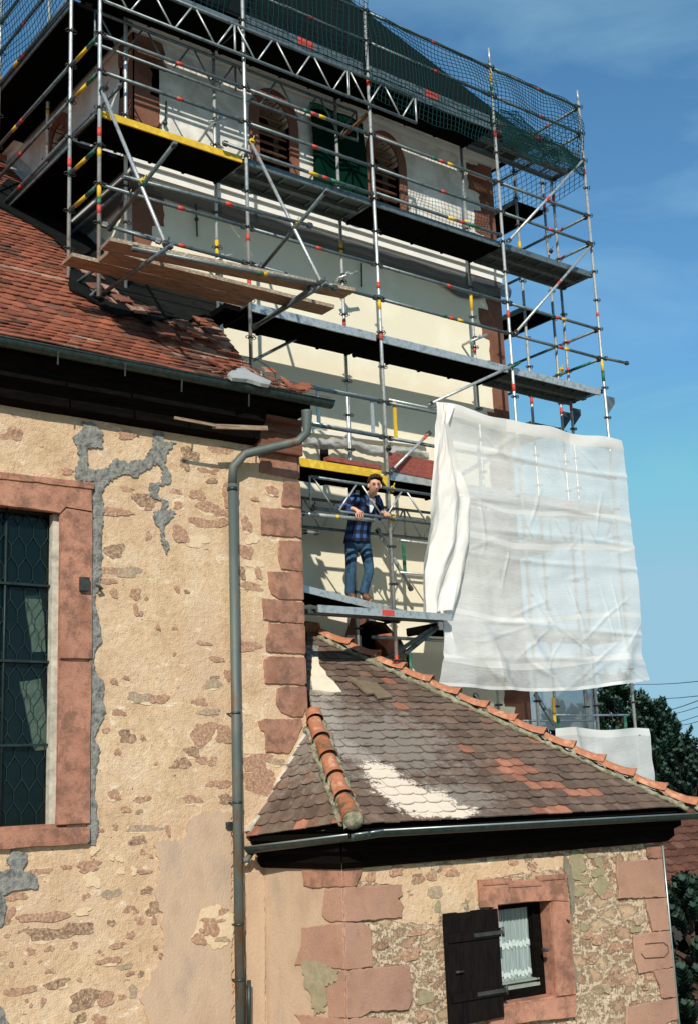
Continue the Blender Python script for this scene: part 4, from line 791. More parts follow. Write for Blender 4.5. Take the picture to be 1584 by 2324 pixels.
def ch_a(c, r):
    q = noise.noise(V((c[0] * 1.6, c[1] * 1.6, 5)))
    if inpoly((c[0] + r.uniform(-.05, .05), c[1] + r.uniform(-.04, .04)), spl): return 3 if r.random() < .95 else 1
    for o in (org, org2, org3, org4):
        if inpoly(c, o): return 2 if r.random() < .85 else 0
    if inpoly(c, pale): return 4 if q + r.uniform(-.15, .15) > -.12 else 1
    if c[0] < 1.6 and q > -.2: return 1 if r.random() < .85 else 4
    x = r.random()
    return 2 if x < .02 else (1 if q + (x - .5) * .6 > .18 else (4 if x > .975 else 0))
mb = MB(); tiles(mb, RA, rg, .182, .158, ch_a, 21, .040, .014, .42, .009)
nf = (EB - F).cross(H - F).normalized()
if nf.x > 0: nf = -nf
lu = (EB - F).normalized(); lv = nf.cross(lu)
if lv.z < 0: lv = -lv
LA = Plane(F, lu, nf, lv)
q2 = lambda p: ((p - F).dot(lu), (p - F).dot(lv))
def ch_l(c, r):
    x = r.random(); return 2 if x < .04 else (1 if x < .15 else 0)
tiles(mb, LA, [(0, 0), q2(EB), q2(H)], .178, .15, ch_l, 23, .035, .014, .5, .005)
tmm = maintile(); mb.build('roof_tiles', [tmm, tmm, MT['torange'], tmm, tmm], ann)
mb = MB(); mb.face([p - nn_ * .03 for p in (EL, ER, AP, RA.px(695, 1442))]); mb.face([p - nf * .02 for p in (F, EB, H)])
mb.face([ER - nn_ * .03, ER + V((.6, 3.4, 0)), AP + V((.05, .05, -.03))]); mb.build('roof_boarding', MT['wood_dark'], ann)
# pale mortar fillets beside the nave corner
mb = MB()
zg2 = zg
trace(mb, RA, [(870, 640), (945, 620), (960, 740), (1030, 800), (1040, 850), (1120, 920), (1215, 1040), (1100, 1045), (880, 1020), (860, 900)], zg2, .075, 0, 0, .06, .006, 5)
trace(mb, RA, [(805, 480), (950, 480), (945, 620), (880, 640), (870, 780), (820, 780)], zg2, .06, 1, 0, .06, .006, 6)
trace(mb, RA, [(820, 790), (870, 790), (872, 1020), (825, 1000)], zg2, .05, 1, 0, .06, .006, 7)
mb.build('lime_mortar_fillet', [simple('bright_lime_mortar', (.76, .68, .53), (.68, .60, .46), 8, .9, 0, .4, 30), MT['cement']], ann)
mb = MB()
fp = [NV.uv(*z5(*p)) for p in ((1160, 1520), (1225, 1440), (1290, 1330), (1350, 1210), (1400, 1130), (1440, 1050))]
for i in range(len(fp) - 1):
    (ua, va), (ub, vb) = fp[i], fp[i + 1]; dn = .035
    slab(mb, NV, resample([(ua - dn, va), (ub - dn, vb), (ub + .06, vb - .05), (ua + .06, va - .05)], .06, .008, True, i), .05, 0, 0, .02)
mb.build('lime_flashing', MT['flash'], ann)
# loose felt piece on the tiles
mb = MB(); trace(mb, RA, [(180, 1130), (270, 1120), (560, 1160), (650, 1250), (790, 1340), (810, 1385), (590, 1410), (530, 1330), (430, 1340), (330, 1260)], zk, .012, 0, .085, .08, .006, 8)
tag(mb.build('loose_roof_patch', simple('brown_roofing_felt', (.20, .15, .10), (.15, .11, .07), 12, .9, 0, .5, 30)), 'ragged brown sheet piece lying loose on the side building roof tiles', 'sheet')
def hip(mb_t, mb_m, a, b, n, r, nrm, seed, old=()):
    a = V(a); b = V(b); rr = random.Random(seed); objs = []
    d = (b - a).normalized(); nrm = V(nrm).normalized(); nrm = (nrm - d * nrm.dot(d)).normalized(); sd = d.cross(nrm)
    L = (b - a).length / n
    for i in range(n):
        m = MB(); p = a + d * L * (i - .12); q = a + d * L * (i + 1.04); vs = []; K = 10; off = sd * rr.uniform(-.012, .012)
        st = [(0, .80, .02), (.35, .84, .012), (.7, .92, .02), (.93, 1.06, .042), (1, 1.14, .052)]
        for t, s, h in st:
            c = p.lerp(q, t) + nrm * (h + .0) + off
            for k in range(K + 1):
                an = math.pi * k / K; vs.append(c + (sd * math.cos(an) + nrm * math.sin(an) * .85) * r * s)
        for t, s, h in reversed(st):
            c = p.lerp(q, t) + nrm * h + off
            for k in range(K + 1):
                an = math.pi * k / K; vs.append(c + (sd * math.cos(an) + nrm * math.sin(an) * .85) * (r * s - .014))
        S_ = len(st) * 2
        m.mesh(vs, [(g * (K + 1) + k, g * (K + 1) + k + 1, (g + 1) * (K + 1) + k + 1, (g + 1) * (K + 1) + k) for g in range(S_ - 1) for k in range(K)], 0, True)
        m.build('hip_tile', MT['ridgeold'] if i in old else MT['ridge'], ann)
        c = q + nrm * .01
        mb_m.mesh([c + sd * (r * 1.0 * math.cos(math.pi * k / 8)) * .9 + nrm * math.sin(math.pi * k / 8) * r * .8 - d * .01 for k in range(9)] + [c + sd * (r * math.cos(math.pi * k / 8)) + nrm * (math.sin(math.pi * k / 8) * r * .25 - .02) + d * .06 for k in range(9)], [(k, k + 1, 10 + k, 9 + k) for k in range(8)])
    m = []
    steps = int((b - a).length / .05)
    for s in (-1, 1):
        pts = [a + d * (i * .05) + sd * s * (r * .95 + rr.uniform(-.012, .02)) + nrm * rr.uniform(-.05, -.02) for i in range(steps)]
        mb_m.tube(pts, [.034 + rr.uniform(-.01, .014) for _ in pts], 0, 6)
mm = MB()
up_ = V((0, 0, 1))
hip(None, mm, RA.px(728, 1452) + nn_ * .05, ER + nn_ * .045 + (ER - AP).normalized() * .06, 13, .118, nn_ + V((.5, .2, .6)), 3)
hip(None, mm, H + nn_ * .05, EB + nn_ * .04, 5, .10, nn_ + nf, 4, (1, 4))
p = EB + nn_ * .07; mm.ball(p, .11); p = H + nn_ * .05
mm.build('hip_mortar', MT['mortar'], ann)
mb = MB(); mb.tube([H + nn_ * .09 + (H - EB).normalized() * .02, H + nn_ * .11 + (H - EB).normalized() * .16], [.10, .09], 0, 14, False); mb.ball(H + nn_ * .08 + (H - EB).normalized() * .17, (.085, .085, .07), 1)
mb.build('hip_end_tile', [MT['ridge'], MT['black']], ann)
mb = MB(); c_ = RA.px(*zg(870, 300)); mb.tube([c_ + V((-.5, .1, .12)), c_ + V((.1, 0, .04))], [.10, .12], 0, 10); mb.build('old_ridge_tile', MT['ridgeold'], ann)
# annex cornice and gutters
mb = MB()
pa = [(.26, -.50), (.26, -.56), (.20, -.60), (.20, -.66), (.12, -.70), (.12, -.78), (.05, -.84), (-.05, -.86), (-.05, -.48)]
def along(mb, pl, prof, u0, u1, mi=0, f0=0, f1=0):
    n = len(prof); vs = [pl.pt(u0 - f0 * d, z, d) for d, z in prof] + [pl.pt(u1 + f1 * d, z, d) for d, z in prof]
    mb.mesh(vs, [(i, (i + 1) % n, n + (i + 1) % n, n + i) for i in range(n)] + [tuple(range(n))[::-1], tuple(range(n, 2 * n))], mi)
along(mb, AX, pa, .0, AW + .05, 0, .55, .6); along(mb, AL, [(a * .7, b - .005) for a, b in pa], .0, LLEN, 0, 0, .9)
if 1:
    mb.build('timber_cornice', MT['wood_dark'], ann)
mb = MB(); g0 = V(ER) + AN * .10 + V((.22, 0, -.045)); g1 = onY(860, 1884, 9.72) ; g2 = onY(800, 1893, 9.80); g3 = onY(566, 1922, 11.22)
gp = [g0, g1, (g1 + g2) / 2 + V((-.01, -.02, 0)), g2, g3]
rG = .07
for i in range(len(gp) - 1):
    a_, b_ = gp[i], gp[i + 1]; d = (b_ - a_).normalized(); sd = d.cross(V((0, 0, 1))).normalized()
    if sd.dot(V((-.6, -.8, 0))) < 0: sd = -sd
    ring = []
    for p in (a_, b_): ring += [p + sd * math.cos(math.pi * k / 10) * rG + V((0, 0, -math.sin(math.pi * k / 10) * rG)) for k in range(11)]
    mb.mesh(ring, [(k, k + 1, 12 + k, 11 + k) for k in range(10)], 0, True); mb.tube([a_ + sd * rG, b_ + sd * rG], .010, 1, 6)
mb.mesh([g0 + V((0, math.cos(math.pi * k / 8) * rG, -math.sin(math.pi * k / 8) * rG)) for k in range(9)], [tuple(range(9))])
go = mb.build('gutter', [MT['zinc'], MT['rimzinc']], ann)
mb = MB(); q = g3 + V((.03, -.02, -.06)); e_ = onY(*z7(1425, 590), YN - .1); mb.tube([q, onY(*z7(1478, 540), 11.22), onY(*z7(1450, 585), 11.24), e_], .032, 0, 10); mb.build('outlet_pipe', MT['zincrust'], go)
# ------------------------------------------------------------------ tower
TX0, TX1, TY = 6.95, 13.72, 13.15; TT = 10.45; TD = 6.8
tow = thing('church_tower', ((TX0 + TX1) / 2, TY + TD / 2, GZ), 'square cream church tower with brown louvred belfry windows, wrapped in scaffolding', 'tower')
TF = Plane((0, TY, 0), (1, 0, 0), (0, -1, 0)); TL = Plane((TX0, 0, 0), (0, -1, 0), (-1, 0, 0))
def arch_pts(cx, hw, zb_, zs, rise, n=12):
    pts = [(cx - hw, zb_), (cx + hw, zb_)]
    for k in range(n + 1):
        t = math.pi * k / n; pts.append((cx + hw * math.cos(t), zs + rise * math.sin(t)))
    return pts
def wall_with_holes(name, outer, holes, th, pl, mat, par):
    cu = bpy.data.curves.new(name, 'CURVE'); cu.dimensions = '2D'; cu.fill_mode = 'BOTH'; cu.extrude = th / 2
    for poly in [outer] + holes:
        sp = cu.splines.new('POLY'); sp.points.add(len(poly) - 1)
        for i, (a, b) in enumerate(poly): sp.points[i].co = (a, b, 0, 1)
        sp.use_cyclic_u = True
    tmp = bpy.data.objects.new(name, cu); me = bpy.data.meshes.new_from_object(tmp); bpy.data.objects.remove(tmp)
    off = parent_world(par)
    for v in me.vertices: v.co = pl.pt(v.co.x, v.co.y, v.co.z - th / 2) - off
    me.materials.clear(); me.materials.append(mat)
    if pl.u.cross(pl.v).dot(pl.n) < 0: me.flip_normals()
    o = bpy.data.objects.new(name, me); sc.collection.objects.link(o); o.parent = par; return o
ZB = 8.05
A1 = (9.24, .27, 8.75, 9.52, .34); A2 = (11.36, .25, 8.75, 9.52, .34); A3 = (-15.5, .27, 8.75, 9.52, .34)
DOOR = [(10.22, -1.2), (11.30, -1.2), (11.42, 1.0), (11.36, 1.7), (11.2, 1.95), (10.9, 2.2), (10.62, 2.22), (10.4, 2.12), (10.26, 1.8)]
wall_with_holes('belfry_wall_front', [(TX0, ZB), (TX1, ZB), (TX1, TT), (TX0, TT)], [arch_pts(*A1), arch_pts(*A2)], .4, TF, MT['white'], tow)
wall_with_holes('belfry_wall_side', [(-TY - TD, ZB), (-TY, ZB), (-TY, TT), (-TY - TD, TT)], [arch_pts(*A3)], .4, TL, MT['white'], tow)
wall_with_holes('lower_wall_front', [(TX0 + .01, GZ), (TX1, GZ), (TX1, ZB - .001), (TX0 + .01, ZB - .001)], [DOOR], .4, TF, MT['cream'], tow)
mb = MB(); mb.b2((TX0, TY + .41, 2), (TX0 + .4, TY + TD, ZB - .001)); mb.build('lower_wall_side', MT['cream'], tow)
mb = MB(); mb.b2((TX1 - .4, TY + .401, GZ), (TX1 - .001, TY + TD, TT - .01)); mb.b2((TX0 + .401, TY + TD - .4, GZ), (TX1 - .401, TY + TD, TT - .01)); mb.build('rear_walls', MT['cream'], tow)
mb = MB()
def band(mb, z0, z1, d, mi=0):
    mb.b2((TX0 - d, TY - d, z0), (TX1 + d, TY + .3, z1), mi); mb.b2((TX0 - d - .001, TY + .301, z0), (TX0 + .2, TY + TD, z1), mi)
band(mb, 8.02, 8.14, .035); band(mb, 8.141, 8.34, .085); band(mb, 8.341, 8.44, .05)
mb.build('string_course', MT['bandwhite'], tow)
mb = MB(); band(mb, 10.12, 10.22, .06); band(mb, 10.221, 10.34, .14); mb.build('top_moulding', MT['bandwhite'], tow)
# ragged painted corner stones
def tq(pl, edge, z0, z1, wid, sgn, seed, side=1):
    rr = random.Random(seed); mb = MB(); z = z0; i = 0
    pts = []
    while z < z1:
        h = rr.uniform(.34, .5); w_ = wid * (1.0 if i % 2 else .62) * rr.uniform(.85, 1.1); pts.append((z, min(z + h, z1), w_)); z += h; i += 1
    out = [(edge, z0)]; inn = []
    for (a, b, w_) in pts: inn += [(edge + sgn * w_, a + .01), (edge + sgn * w_, b - .01)]
    poly = [(edge, z0)] + inn + [(edge, z1)]
    poly2 = []
    for i in range(len(poly)):
        a = poly[i]; b = poly[(i + 1) % len(poly)]; n = max(1, int(math.hypot(b[0] - a[0], b[1] - a[1]) / .08))
        for j in range(n):
            t = j / n; x = a[0] + (b[0] - a[0]) * t; y = a[1] + (b[1] - a[1]) * t
            if abs(x - edge) > .02: x += rr.uniform(-.03, .03); y += rr.uniform(-.015, .015)
            poly2.append((x, y))
    slab(mb, pl, poly2, .012, 0, 0); return mb
tq(TF, TX0 - .012, 8.44, 10.12, .46, 1, 1).build('corner_stones', MT['towerstone'], tow)
tq(TL, -TY + .012, 8.44, 10.12, .46, -1, 2).build('corner_stones', MT['towerstone'], tow)
tq(TF, TX0 - .012, 5.4, 8.02, .48, 1, 3).build('corner_stones', MT['towerstone'], tow)
tq(TF, TX1, 8.44, 10.12, .55, -1, 4).build('corner_stones', MT['towerstone'], tow)
tq(TF, TX1, -1.0, 8.02, .52, -1, 6).build('corner_stones', MT['towerstone'], tow)
def louvre(pl, A, nm):
    cx, hw, zb_, zs, ri = A
    t = MB(); o = arch_pts(cx, hw + .16, zb_ - .05, zs, ri + .18, 16); i_ = arch_pts(cx, hw, zb_, zs, ri, 16)
    n = len(o); vs = [pl.pt(a, b, .03) for a, b in o] + [pl.pt(a, b, .03) for a, b in i_] + [pl.pt(a, b, -.02) for a, b in o] + [pl.pt(a, b, -.25) for a, b in i_]
    t.mesh(vs, [(k, (k + 1) % n, n + (k + 1) % n, n + k) for k in range(n)] + [(2 * n + k, 2 * n + (k + 1) % n, (k + 1) % n, k) for k in range(n)] + [(n + k, n + (k + 1) % n, 3 * n + (k + 1) % n, 3 * n + k) for k in range(n)])
    fr = t.build('belfry_window', MT['towerstone'], tow)
    m = MB()
    for k in range(9):
        z = zb_ + .06 + k * .135; w_ = hw if z < zs else hw * math.sqrt(max(.02, 1 - ((z - zs) / ri) ** 2))
        a = pl.pt(cx, z, -.10); m.box(a, (w_ - .01, .075, .012), 0, (pl.u, (pl.n - pl.v * .9).normalized(), (pl.v + pl.n * .9).normalized()))
    m.build('louvre', MT['louvre'], fr)
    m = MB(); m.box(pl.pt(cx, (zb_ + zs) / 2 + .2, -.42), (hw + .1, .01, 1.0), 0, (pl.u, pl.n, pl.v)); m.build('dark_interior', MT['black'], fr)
    m = MB(); m.box(pl.pt(cx, zb_ - .08, .05), (hw + .2, .06, .04), 0, (pl.u, pl.n, pl.v)); m.build('window_ledge', MT['towerstone'], fr)
louvre(TF, A1, 1); louvre(TF, A2, 2); louvre(TL, A3, 3)
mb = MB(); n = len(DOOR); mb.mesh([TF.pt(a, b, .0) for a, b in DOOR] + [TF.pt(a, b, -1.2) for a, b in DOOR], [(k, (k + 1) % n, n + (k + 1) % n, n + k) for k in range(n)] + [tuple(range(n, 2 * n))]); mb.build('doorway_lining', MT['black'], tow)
# painted brown band round the arched opening
mb = MB(); o = [(10.10, -1.2), (10.22, -1.2)] + DOOR[::-1][0:0]
arc = [(10.22, -1.2), (10.26, 1.8), (10.4, 2.12), (10.62, 2.22), (10.9, 2.2), (11.2, 1.95), (11.36, 1.7), (11.42, 1.0), (11.30, -1.2)]
arc2 = [(10.22 - .01, -1.2), (10.12, 1.0), (10.13, 1.82), (10.3, 2.25), (10.62, 2.38), (10.95, 2.35), (11.3, 2.05), (11.42, 1.75), (11.46, 1.0), (11.36, -1.2)]
m_ = [(10.0, -1.2)]
slab(mb, TF, [(10.22, -1.2), (10.262, 1.8), (10.4, 2.12), (10.6, 2.215), (10.6, 2.33), (10.3, 2.24), (10.13, 1.85), (10.08, -1.2)], .012); mb.build('doorway_border', MT['towerstone'], tow)
# spire
mb = MB(); cx_, cy_ = 10.3, 16.5
sq = [(6.35, 12.6), (14.2, 12.6), (14.2, 20.4), (6.35, 20.4)]
oct_ = [(cx_ + 2.3 * math.cos(math.pi / 8 + math.pi / 4 * k), cy_ + 2.3 * math.sin(math.pi / 8 + math.pi / 4 * k)) for k in range(8)]
zc_ = TT + .12; vs = [(x, y, zc_) for x, y in sq] + [(x, y, 13.5) for x, y in oct_]
mb.mesh(vs, [(0, 1, 10, 9), (1, 11, 10), (1, 2, 4, 11), (2, 5, 4), (2, 3, 6, 5), (3, 7, 6), (3, 0, 8, 7), (0, 9, 8)])
vs = [(x, y, 13.5) for x, y in oct_] + [(cx_ + (x - cx_) * .72, cy_ + (y - cy_) * .72, 19) for x, y in oct_] + [(cx_, cy_, 31)]
mb.mesh(vs, [(k, (k + 1) % 8, 8 + (k + 1) % 8, 8 + k) for k in range(8)] + [(8 + k, 8 + (k + 1) % 8, 16) for k in range(8)])
mb.build('slate_spire', MT['slate'], tow)
mb = MB(); mb.b2((6.38, 12.63, TT - .10), (14.17, 20.3, TT + .10)); mb.b2((6.62, 12.85, TT - .2), (14.0, 20.0, TT - .101)); mb.build('timber_eaves', MT['wood_dark'], tow)
mb = MB()
for q in ((1.0, 9.05), (1, 7.55)): pass
u, v = TF.uv(*z1(773, 480)); u2, v2 = TF.uv(*z1(768, 585)); mb.tube([TF.pt(u, v, .05), TF.pt(u2, v2, .05)], .012); mb.ball(TF.pt(u2, v2, .05), .035)
u, v = TF.uv(*z1(912, 955)); u2, v2 = TF.uv(*z1(918, 1115)); mb.tube([TF.pt(u, v, .05), TF.pt(u2, v2, .05)], .012); mb.ball(TF.pt((u + u2) / 2, (v + v2) / 2, .05), .03); u, v = TF.uv(*z2(97, 1240)); u2, v2 = TF.uv(*z2(99, 1350)); mb.tube([TF.pt(u, v, .05), TF.pt(u2, v2, .05)], .012)
mb.build('iron_tie_bar', MT['iron'], tow)
mb = MB(); u, v = TF.uv(*zb(318, 118)); mb.box(TF.pt(u, v, .002), (.075, .004, .14)); mb.build('putlog_hole', MT['black'], tow)
# ------------------------------------------------------------------ scaffold
SY, SI = 12.1, 12.83; XS = [5.94, 8.05, 10.2, 12.77, 14.88]; kz = lambda k: 8.10 + .505 * k
sca = thing('scaffold', (10.2, SY, GZ), 'tall galvanised tube scaffold with red marked rails and metal decks around the church tower', 'scaffold')
GM = [MT['galv'], MT['red'], MT['yellow'], MT['green'], MT['iron'], MT['galvshade']]
def rosette(mb, x, y, z):
    for s in (-1, 1): mb.torus((x + s * .048, y - .01, z), (0.1, .35, 1), .026, .007, 4, 8, 4)
    mb.tube([(x, y, z - .012), (x, y, z + .012)], .034, 4, 8); mb.torus((x, y - .05, z), (.2, .3, 1), .024, .007, 4, 8, 4)
def standard(x, y, z0, z1, marks=(), ks=range(-24, 7), r=.0245, thin=0):
    mb = MB(); mb.tube([(x, y, z0), (x, y, z1)], r, 0, 10)
    for (z, h, mi) in marks: mb.tube([(x, y, z - h / 2), (x, y, z + h / 2)], r + .002, mi, 10)
    for k in ks:
        z = kz(k)
        if z0 + .05 < z < z1 - .02: rosette(mb, x, y, z)
    mb.tube([(x, y, z1), (x, y, z1 + thin)], .018, 0, 8) if thin else None
    return mb.build('standard', GM, sca)
standard(5.94, SY, 5.66, 12.9, [(7.78, .12, 1), (7.5, .1, 2), (7.6, .06, 3), (7.0, .18, 2), (6.87, .1, 3), (6.77, .12, 1)])
standard(5.94, SI + .1, 5.5, 13.0, [(7.75, .12, 1), (7.6, .1, 3)])
standard(8.05, SY, 5.05, 12.9, [(6.25, .22, 1), (6.95, .1, 1)])
standard(10.2, SY, 1.0, 12.2, [(9.95, .12, 1), (6.02, .12, 1), (6.5, .16, 2), (6.6, .08, 3), (1.55, .12, 1), (6.78, .1, 1)])
standard(12.77, SY, -1.2, 11.2, [(10.95, .22, 2), (9.95, .12, 1), (6.9, .12, 1), (5.72, .12, 1), (10.75, .1, 3)], thin=.28)
standard(14.88, SY, -3.6, 11.25, [(9.92, .1, 1), (6.45, .2, 2), (6.28, .18, 3), (7.35, .06, 1)], thin=.2)
standard(6.67, SI, 6.0, 12.4); standard(8.03, SI, 5.9, 10.4, [(8.28, .3, 2), (8.5, .1, 1), (7.05, .3, 2), (6.75, .12, 3)]); standard(10.15, SI, -1.0, 10.3, [(8.5, .12, 1), (7.62, .2, 2), (6.45, .12, 1)])
standard(12.72, SI, -1.5, 10.2, [(8.2, .12, 1), (8.7, .12, 2), (7.35, .3, 2), (6.55, .1, 1)])
standard(14.88, SI, -3.6, 10.2, [(9.75, .15, 1), (6.6, .1, 1), (5.95, .12, 1)]); standard(14.88, 13.05, -3.6, 10.2, [(9.7, .15, 1), (5.95, .12, 1), (4.95, .12, 1), (6.6, .06, 2)])
standard(14.14, 13.02, -3.6, 10.4, [(8.75, .14, 2), (8.35, .05, 1), (6.0, .12, 1)])
standard(14.88, 15.6, -3.6, 11.0); standard(14.14, 15.6, -3.6, 11.0)
standard(5.94, 15.35, 8.0, 13.0, [(10.2, .1, 2)]); standard(6.67, 15.3, 9.0, 12.0, [(9.9, .1, 2)])
def ledger(a, b, r=.0245, mark=.5, extra=(), name='ledger', mi=5):
    a = V(a); b = V(b); mb = MB(); mb.tube([a, b], r, mi, 8); L = (b - a).length; d = (b - a).normalized()
    if mark is not None: mb.tube([a + d * (L * mark - .05), a + d * (L * mark + .05)], r + .0015, 1, 8)
    for t, h, m_ in extra: mb.tube([a + d * (L * t - h / 2), a + d * (L * t + h / 2)], r + .0015, m_, 8)
    for p, s in ((a, 1), (b, -1)): mb.bar(p + d * s * .01, p + d * s * .07, .045, .06, 4)
    return mb.build(name, GM, sca)
for k, i0 in ((6, 0), (5, 0), (2, 0), (1, 0), (-2, 0), (-3, 0)):
    for i in range(i0, 4):
        ex = () if rnd.random() < .7 else ((.6, .12, 2), (.47, .1, 3))
        ledger((XS[i] + .03, SY, kz(k)), (XS[i + 1] - .03, SY, kz(k)), mark=.53, extra=ex)
ledger((14.9, SY - .04, kz(-3)), (15.5, SY - .04, kz(-3) + .02), mark=None)
for k in (-6, -7):
    ledger((7.9 if k == -6 else 8.6, SY, kz(k)), (10.17, SY, kz(k)), mark=.4 if k == -6 else None); ledger((10.25, SY, kz(k)), (12.74, SY, kz(k)), mark=.8); ledger((12.8, SY, kz(k)), (14.85, SY, kz(k)))
for k in (-12, -14): ledger((10.4, SI, kz(k) - .1), (12.7, SI, kz(k) - .1), mark=None, mi=0)
for (x0, y0, z0, x1, y1, z1_) in [(7.66, SY - .05, 8.16, 10.15, SY - .05, 8.14), (10.2, SY - .05, 8.17, 12.7, SY - .05, 8.17)]: ledger((x0, y0, z0), (x1, y1, z1_), mark=.66, extra=((.75, .25, 3), (.58, .16, 2)))
# transoms
for x in XS:
    for k in (0, -4, 4, -8):
        if x < 6 and k == -8: continue
        if x > 14.5 or kz(k) > 6 or x > 8: ledger((x, SY + .03, kz(k) - .04), (x, SI - .03, kz(k) - .04), mark=None, mi=5, name='transom')
for k in (2, 1, -1, -2): ledger((5.94, SY + .02, kz(k)), (5.94, SI + .08, kz(k)), mark=None, extra=((.6, .3, 2), (.25, .2, 3)), name='transom')
ledger((5.94, SY + .02, 5.75), (5.94, SI + .08, 5.7), mark=None, extra=((.6, .5, 3),), name='transom'); ledger((5.96, SI + .1, 6.06), (6.65, SI, 6.06), mark=None, extra=((.5, .6, 3),), name='transom')
# side rails along the left face
for k in (2, 1, 0, 4, 5, 6):
    ledger((5.94, SI + .12, kz(k) + (.02 if k else .05)), (5.94, 15.33, kz(k)), mark=.65, extra=((.75, .16, 2),) if k in (2, 4) else ())
    ledger((5.94, 15.38, kz(k)), (5.94, 17.9, kz(k)), mark=.5)
for k in (1, 2, -1): ledger((6.67, SI, kz(k)), (6.67, 15.3, kz(k)), mark=None)
# right return rails
for k in (2, 1, -2): ledger((14.88, SY + .03, kz(k) - (.0)), (14.88, 15.6, kz(k)), mark=.18)
ledger((14.88, SY + .03, kz(-3)), (14.88, 15.6, kz(-3)), mark=None, extra=((.12, .5, 3),))
for k in (5, 6): ledger((14.88, SY + .03, kz(k)), (14.88, 15.6, kz(k)), mark=.2)
# diagonal braces
def diag(a, b, mark=None, r=.022, mi=0, ex=()): return ledger(a, b, r, mark, ex, 'diagonal_brace', mi)
diag((12.83, SY - .05, 8.1), (14.83, SY - .05, kz(4)), .5); diag((12.83, SY - .05, kz(-3)), (14.83, SY - .05, 8.55), .55)
diag((10.98, SY - .05, 5.15), (12.83, SY - .05, kz(-4) + .02), None, .022, 0, ((.97, .25, 3),)); diag((10.22, SY - .05, 4.08), (10.98, SY - .05, 4.75), .85, .022)
diag((5.94, 12.06, 8.35), (5.94, 10.50, 5.66)); diag((8.05, 12.0, 8.3), (8.05, 10.55, 5.72))
diag((5.94, 11.85, 6.40), (5.94, 10.28, 6.78), None, .0245, 5, ((.55, .12, 3),)); diag((8.05, 11.9, 6.38), (8.05, 10.38, 6.88), None, .0245, 5)
ledger((5.94, 12.0, 5.66), (5.94, 10.38, 5.63), mark=None, name='outrigger'); ledger((8.05, 12.0, 5.69), (8.05, 10.45, 5.72), mark=None, name='outrigger')
a = onY(*z1(580, 828), 11.02); b = onY(*z1(1465, 1060), 11.02); ledger(a, b, mark=.53, extra=(), name='ledger')
a = onZ(*z1(620, 1162), 5.72); b = onZ(*z1(1584, 1352), 5.76); ledger(a, b, mark=None, extra=((.32 + .3, .08, 2), (.60, .08, 3)))
a = onY(*z1(480, 1050), 12.0); b = onY(*z1(760, 1135), 11.6); ledger(a, b, mark=None)
diag(onY(*zh(640, 925), 12.3), onY(*zh(1250, 615), 12.75), None, .022, 5); diag(onY(*zh(790, 545), 12.08), onY(*zh(1350, 160), 10.75), None, .0245, 5)
diag((10.0, 12.9, 1.3), (10.95, 12.2, 2.0), None, .03, 5); diag(onY(*zb(1000, 1830), 12.25), onY(*zb(1280, 1600), 12.02), None, .035, 5)
diag(onY(*zb(760, 760), 12.9), onY(*zb(1060, 1290), 12.9), None, .03, 0)
diag(onY(1075, 1575, 12.7), onY(1112, 1630, 12.7), None, .03, 5); diag(onY(*zd(230, 430), 12.3), onY(*zd(390, 690), 12.1), None, .03, 5)
mb = MB(); mb.bar(onY(*zf(1290, 890), 12.15), onY(*zf(1080, 1080), 12.9), .06, .03); mb.build('timber_brace', MT['louvre'], sca)
# lattice girders
def lattice(a, b, h, name='lattice_girder', first=None, mi=5, r=.022, n=None, up=(0, 0, 1)):
    a = V(a); b = V(b); mb = MB(); d = b - a; U = V((0, 0, h)); mb.tube([a, b], r, 5, 8); mb.tube([a + U, b + U], r, 5, 8)
    n = n or max(2, round(d.length / .66))
    for i in range(n):
        p0 = a + d * (i / n); pm = a + d * ((i + .5) / n); p1 = a + d * ((i + 1) / n)
        mb.tube([p0 + U + d / n * .06, pm], .013, mi, 6); mb.tube([pm + d / n * .06, p1 + U - d / n * .03], .013, mi, 6)
        if i % 3 == 0: mb.tube([p0 + U, p0], .016, mi, 6)
    mb.tube([b + U, b], .016, mi, 6); return mb.build(name, GM, sca)
lattice((5.97, SY - .06, 9.55), (11.05, SY - .06, 9.55), .42, n=8, mi=0); lattice((6.2, SI - .06, 9.45), (10.5, SI - .06, 9.43), .48, n=6)
lattice((8.86, SY - .06, 3.43), (11.2, SY - .06, 3.42), .41, n=3, mi=0)
a = onY(*zb(130, 745), SI + .1); b = onY(*zb(1150, 835), SI + .1); lattice(a, b + V((1.5, 0, 0)), .40, n=6, mi=0)
lattice((11.2, SY + .05, 3.40), (14.85, SY + .05, 3.40), .45, n=5, mi=0)
ledger(onY(*zb(110, 632), 12.0), onY(*zb(735, 690), 12.0), mark=None, extra=((.5, .06, 2),), r=.026, mi=0)
ledger(onY(*zb(130, 790), 12.9), onY(*zb(270, 800), 12.9), mark=None, mi=0)
def guard(x0, x1, y, z0, z1_, mi):
    mb = MB(); mb.tube([(x0, y, z1_), (x1, y, z1_)], .017, 0, 6); mb.tube([(x0, y, z0), (x1, y, z0)], .017, 0, 6); mb.bar((x0 + .1, y, z0), (x0 + .1, y, z1_), .05, .02, mi, (0, 1, 0)); mb.bar((x1 - .1, y, z0), (x1 - .1, y, z1_), .05, .02, mi, (0, 1, 0)); mb.build('guard_frame', GM, sca)
guard(9.0, 10.1, SY + .02, kz(-7) + .03, kz(-6) + .03, 0); guard(10.3, 12.6, SY + .02, kz(-7) + .02, kz(-6) + .06, 2)
p = onY(*zb(940, 860), 12.6); q = onY(*zb(960, 1135), 12.6); guard(p.x, p.x + 1.6, 12.6, q.z, p.z, 3)
p = onY(*zd(365, 460), 12.4); q = onY(*zd(500, 725), 12.4); mb = MB(); guard(13.3, 15.0, 12.3, -.1, .85, 3); guard(13.2, 14.9, SI, -.1, .8, 0)
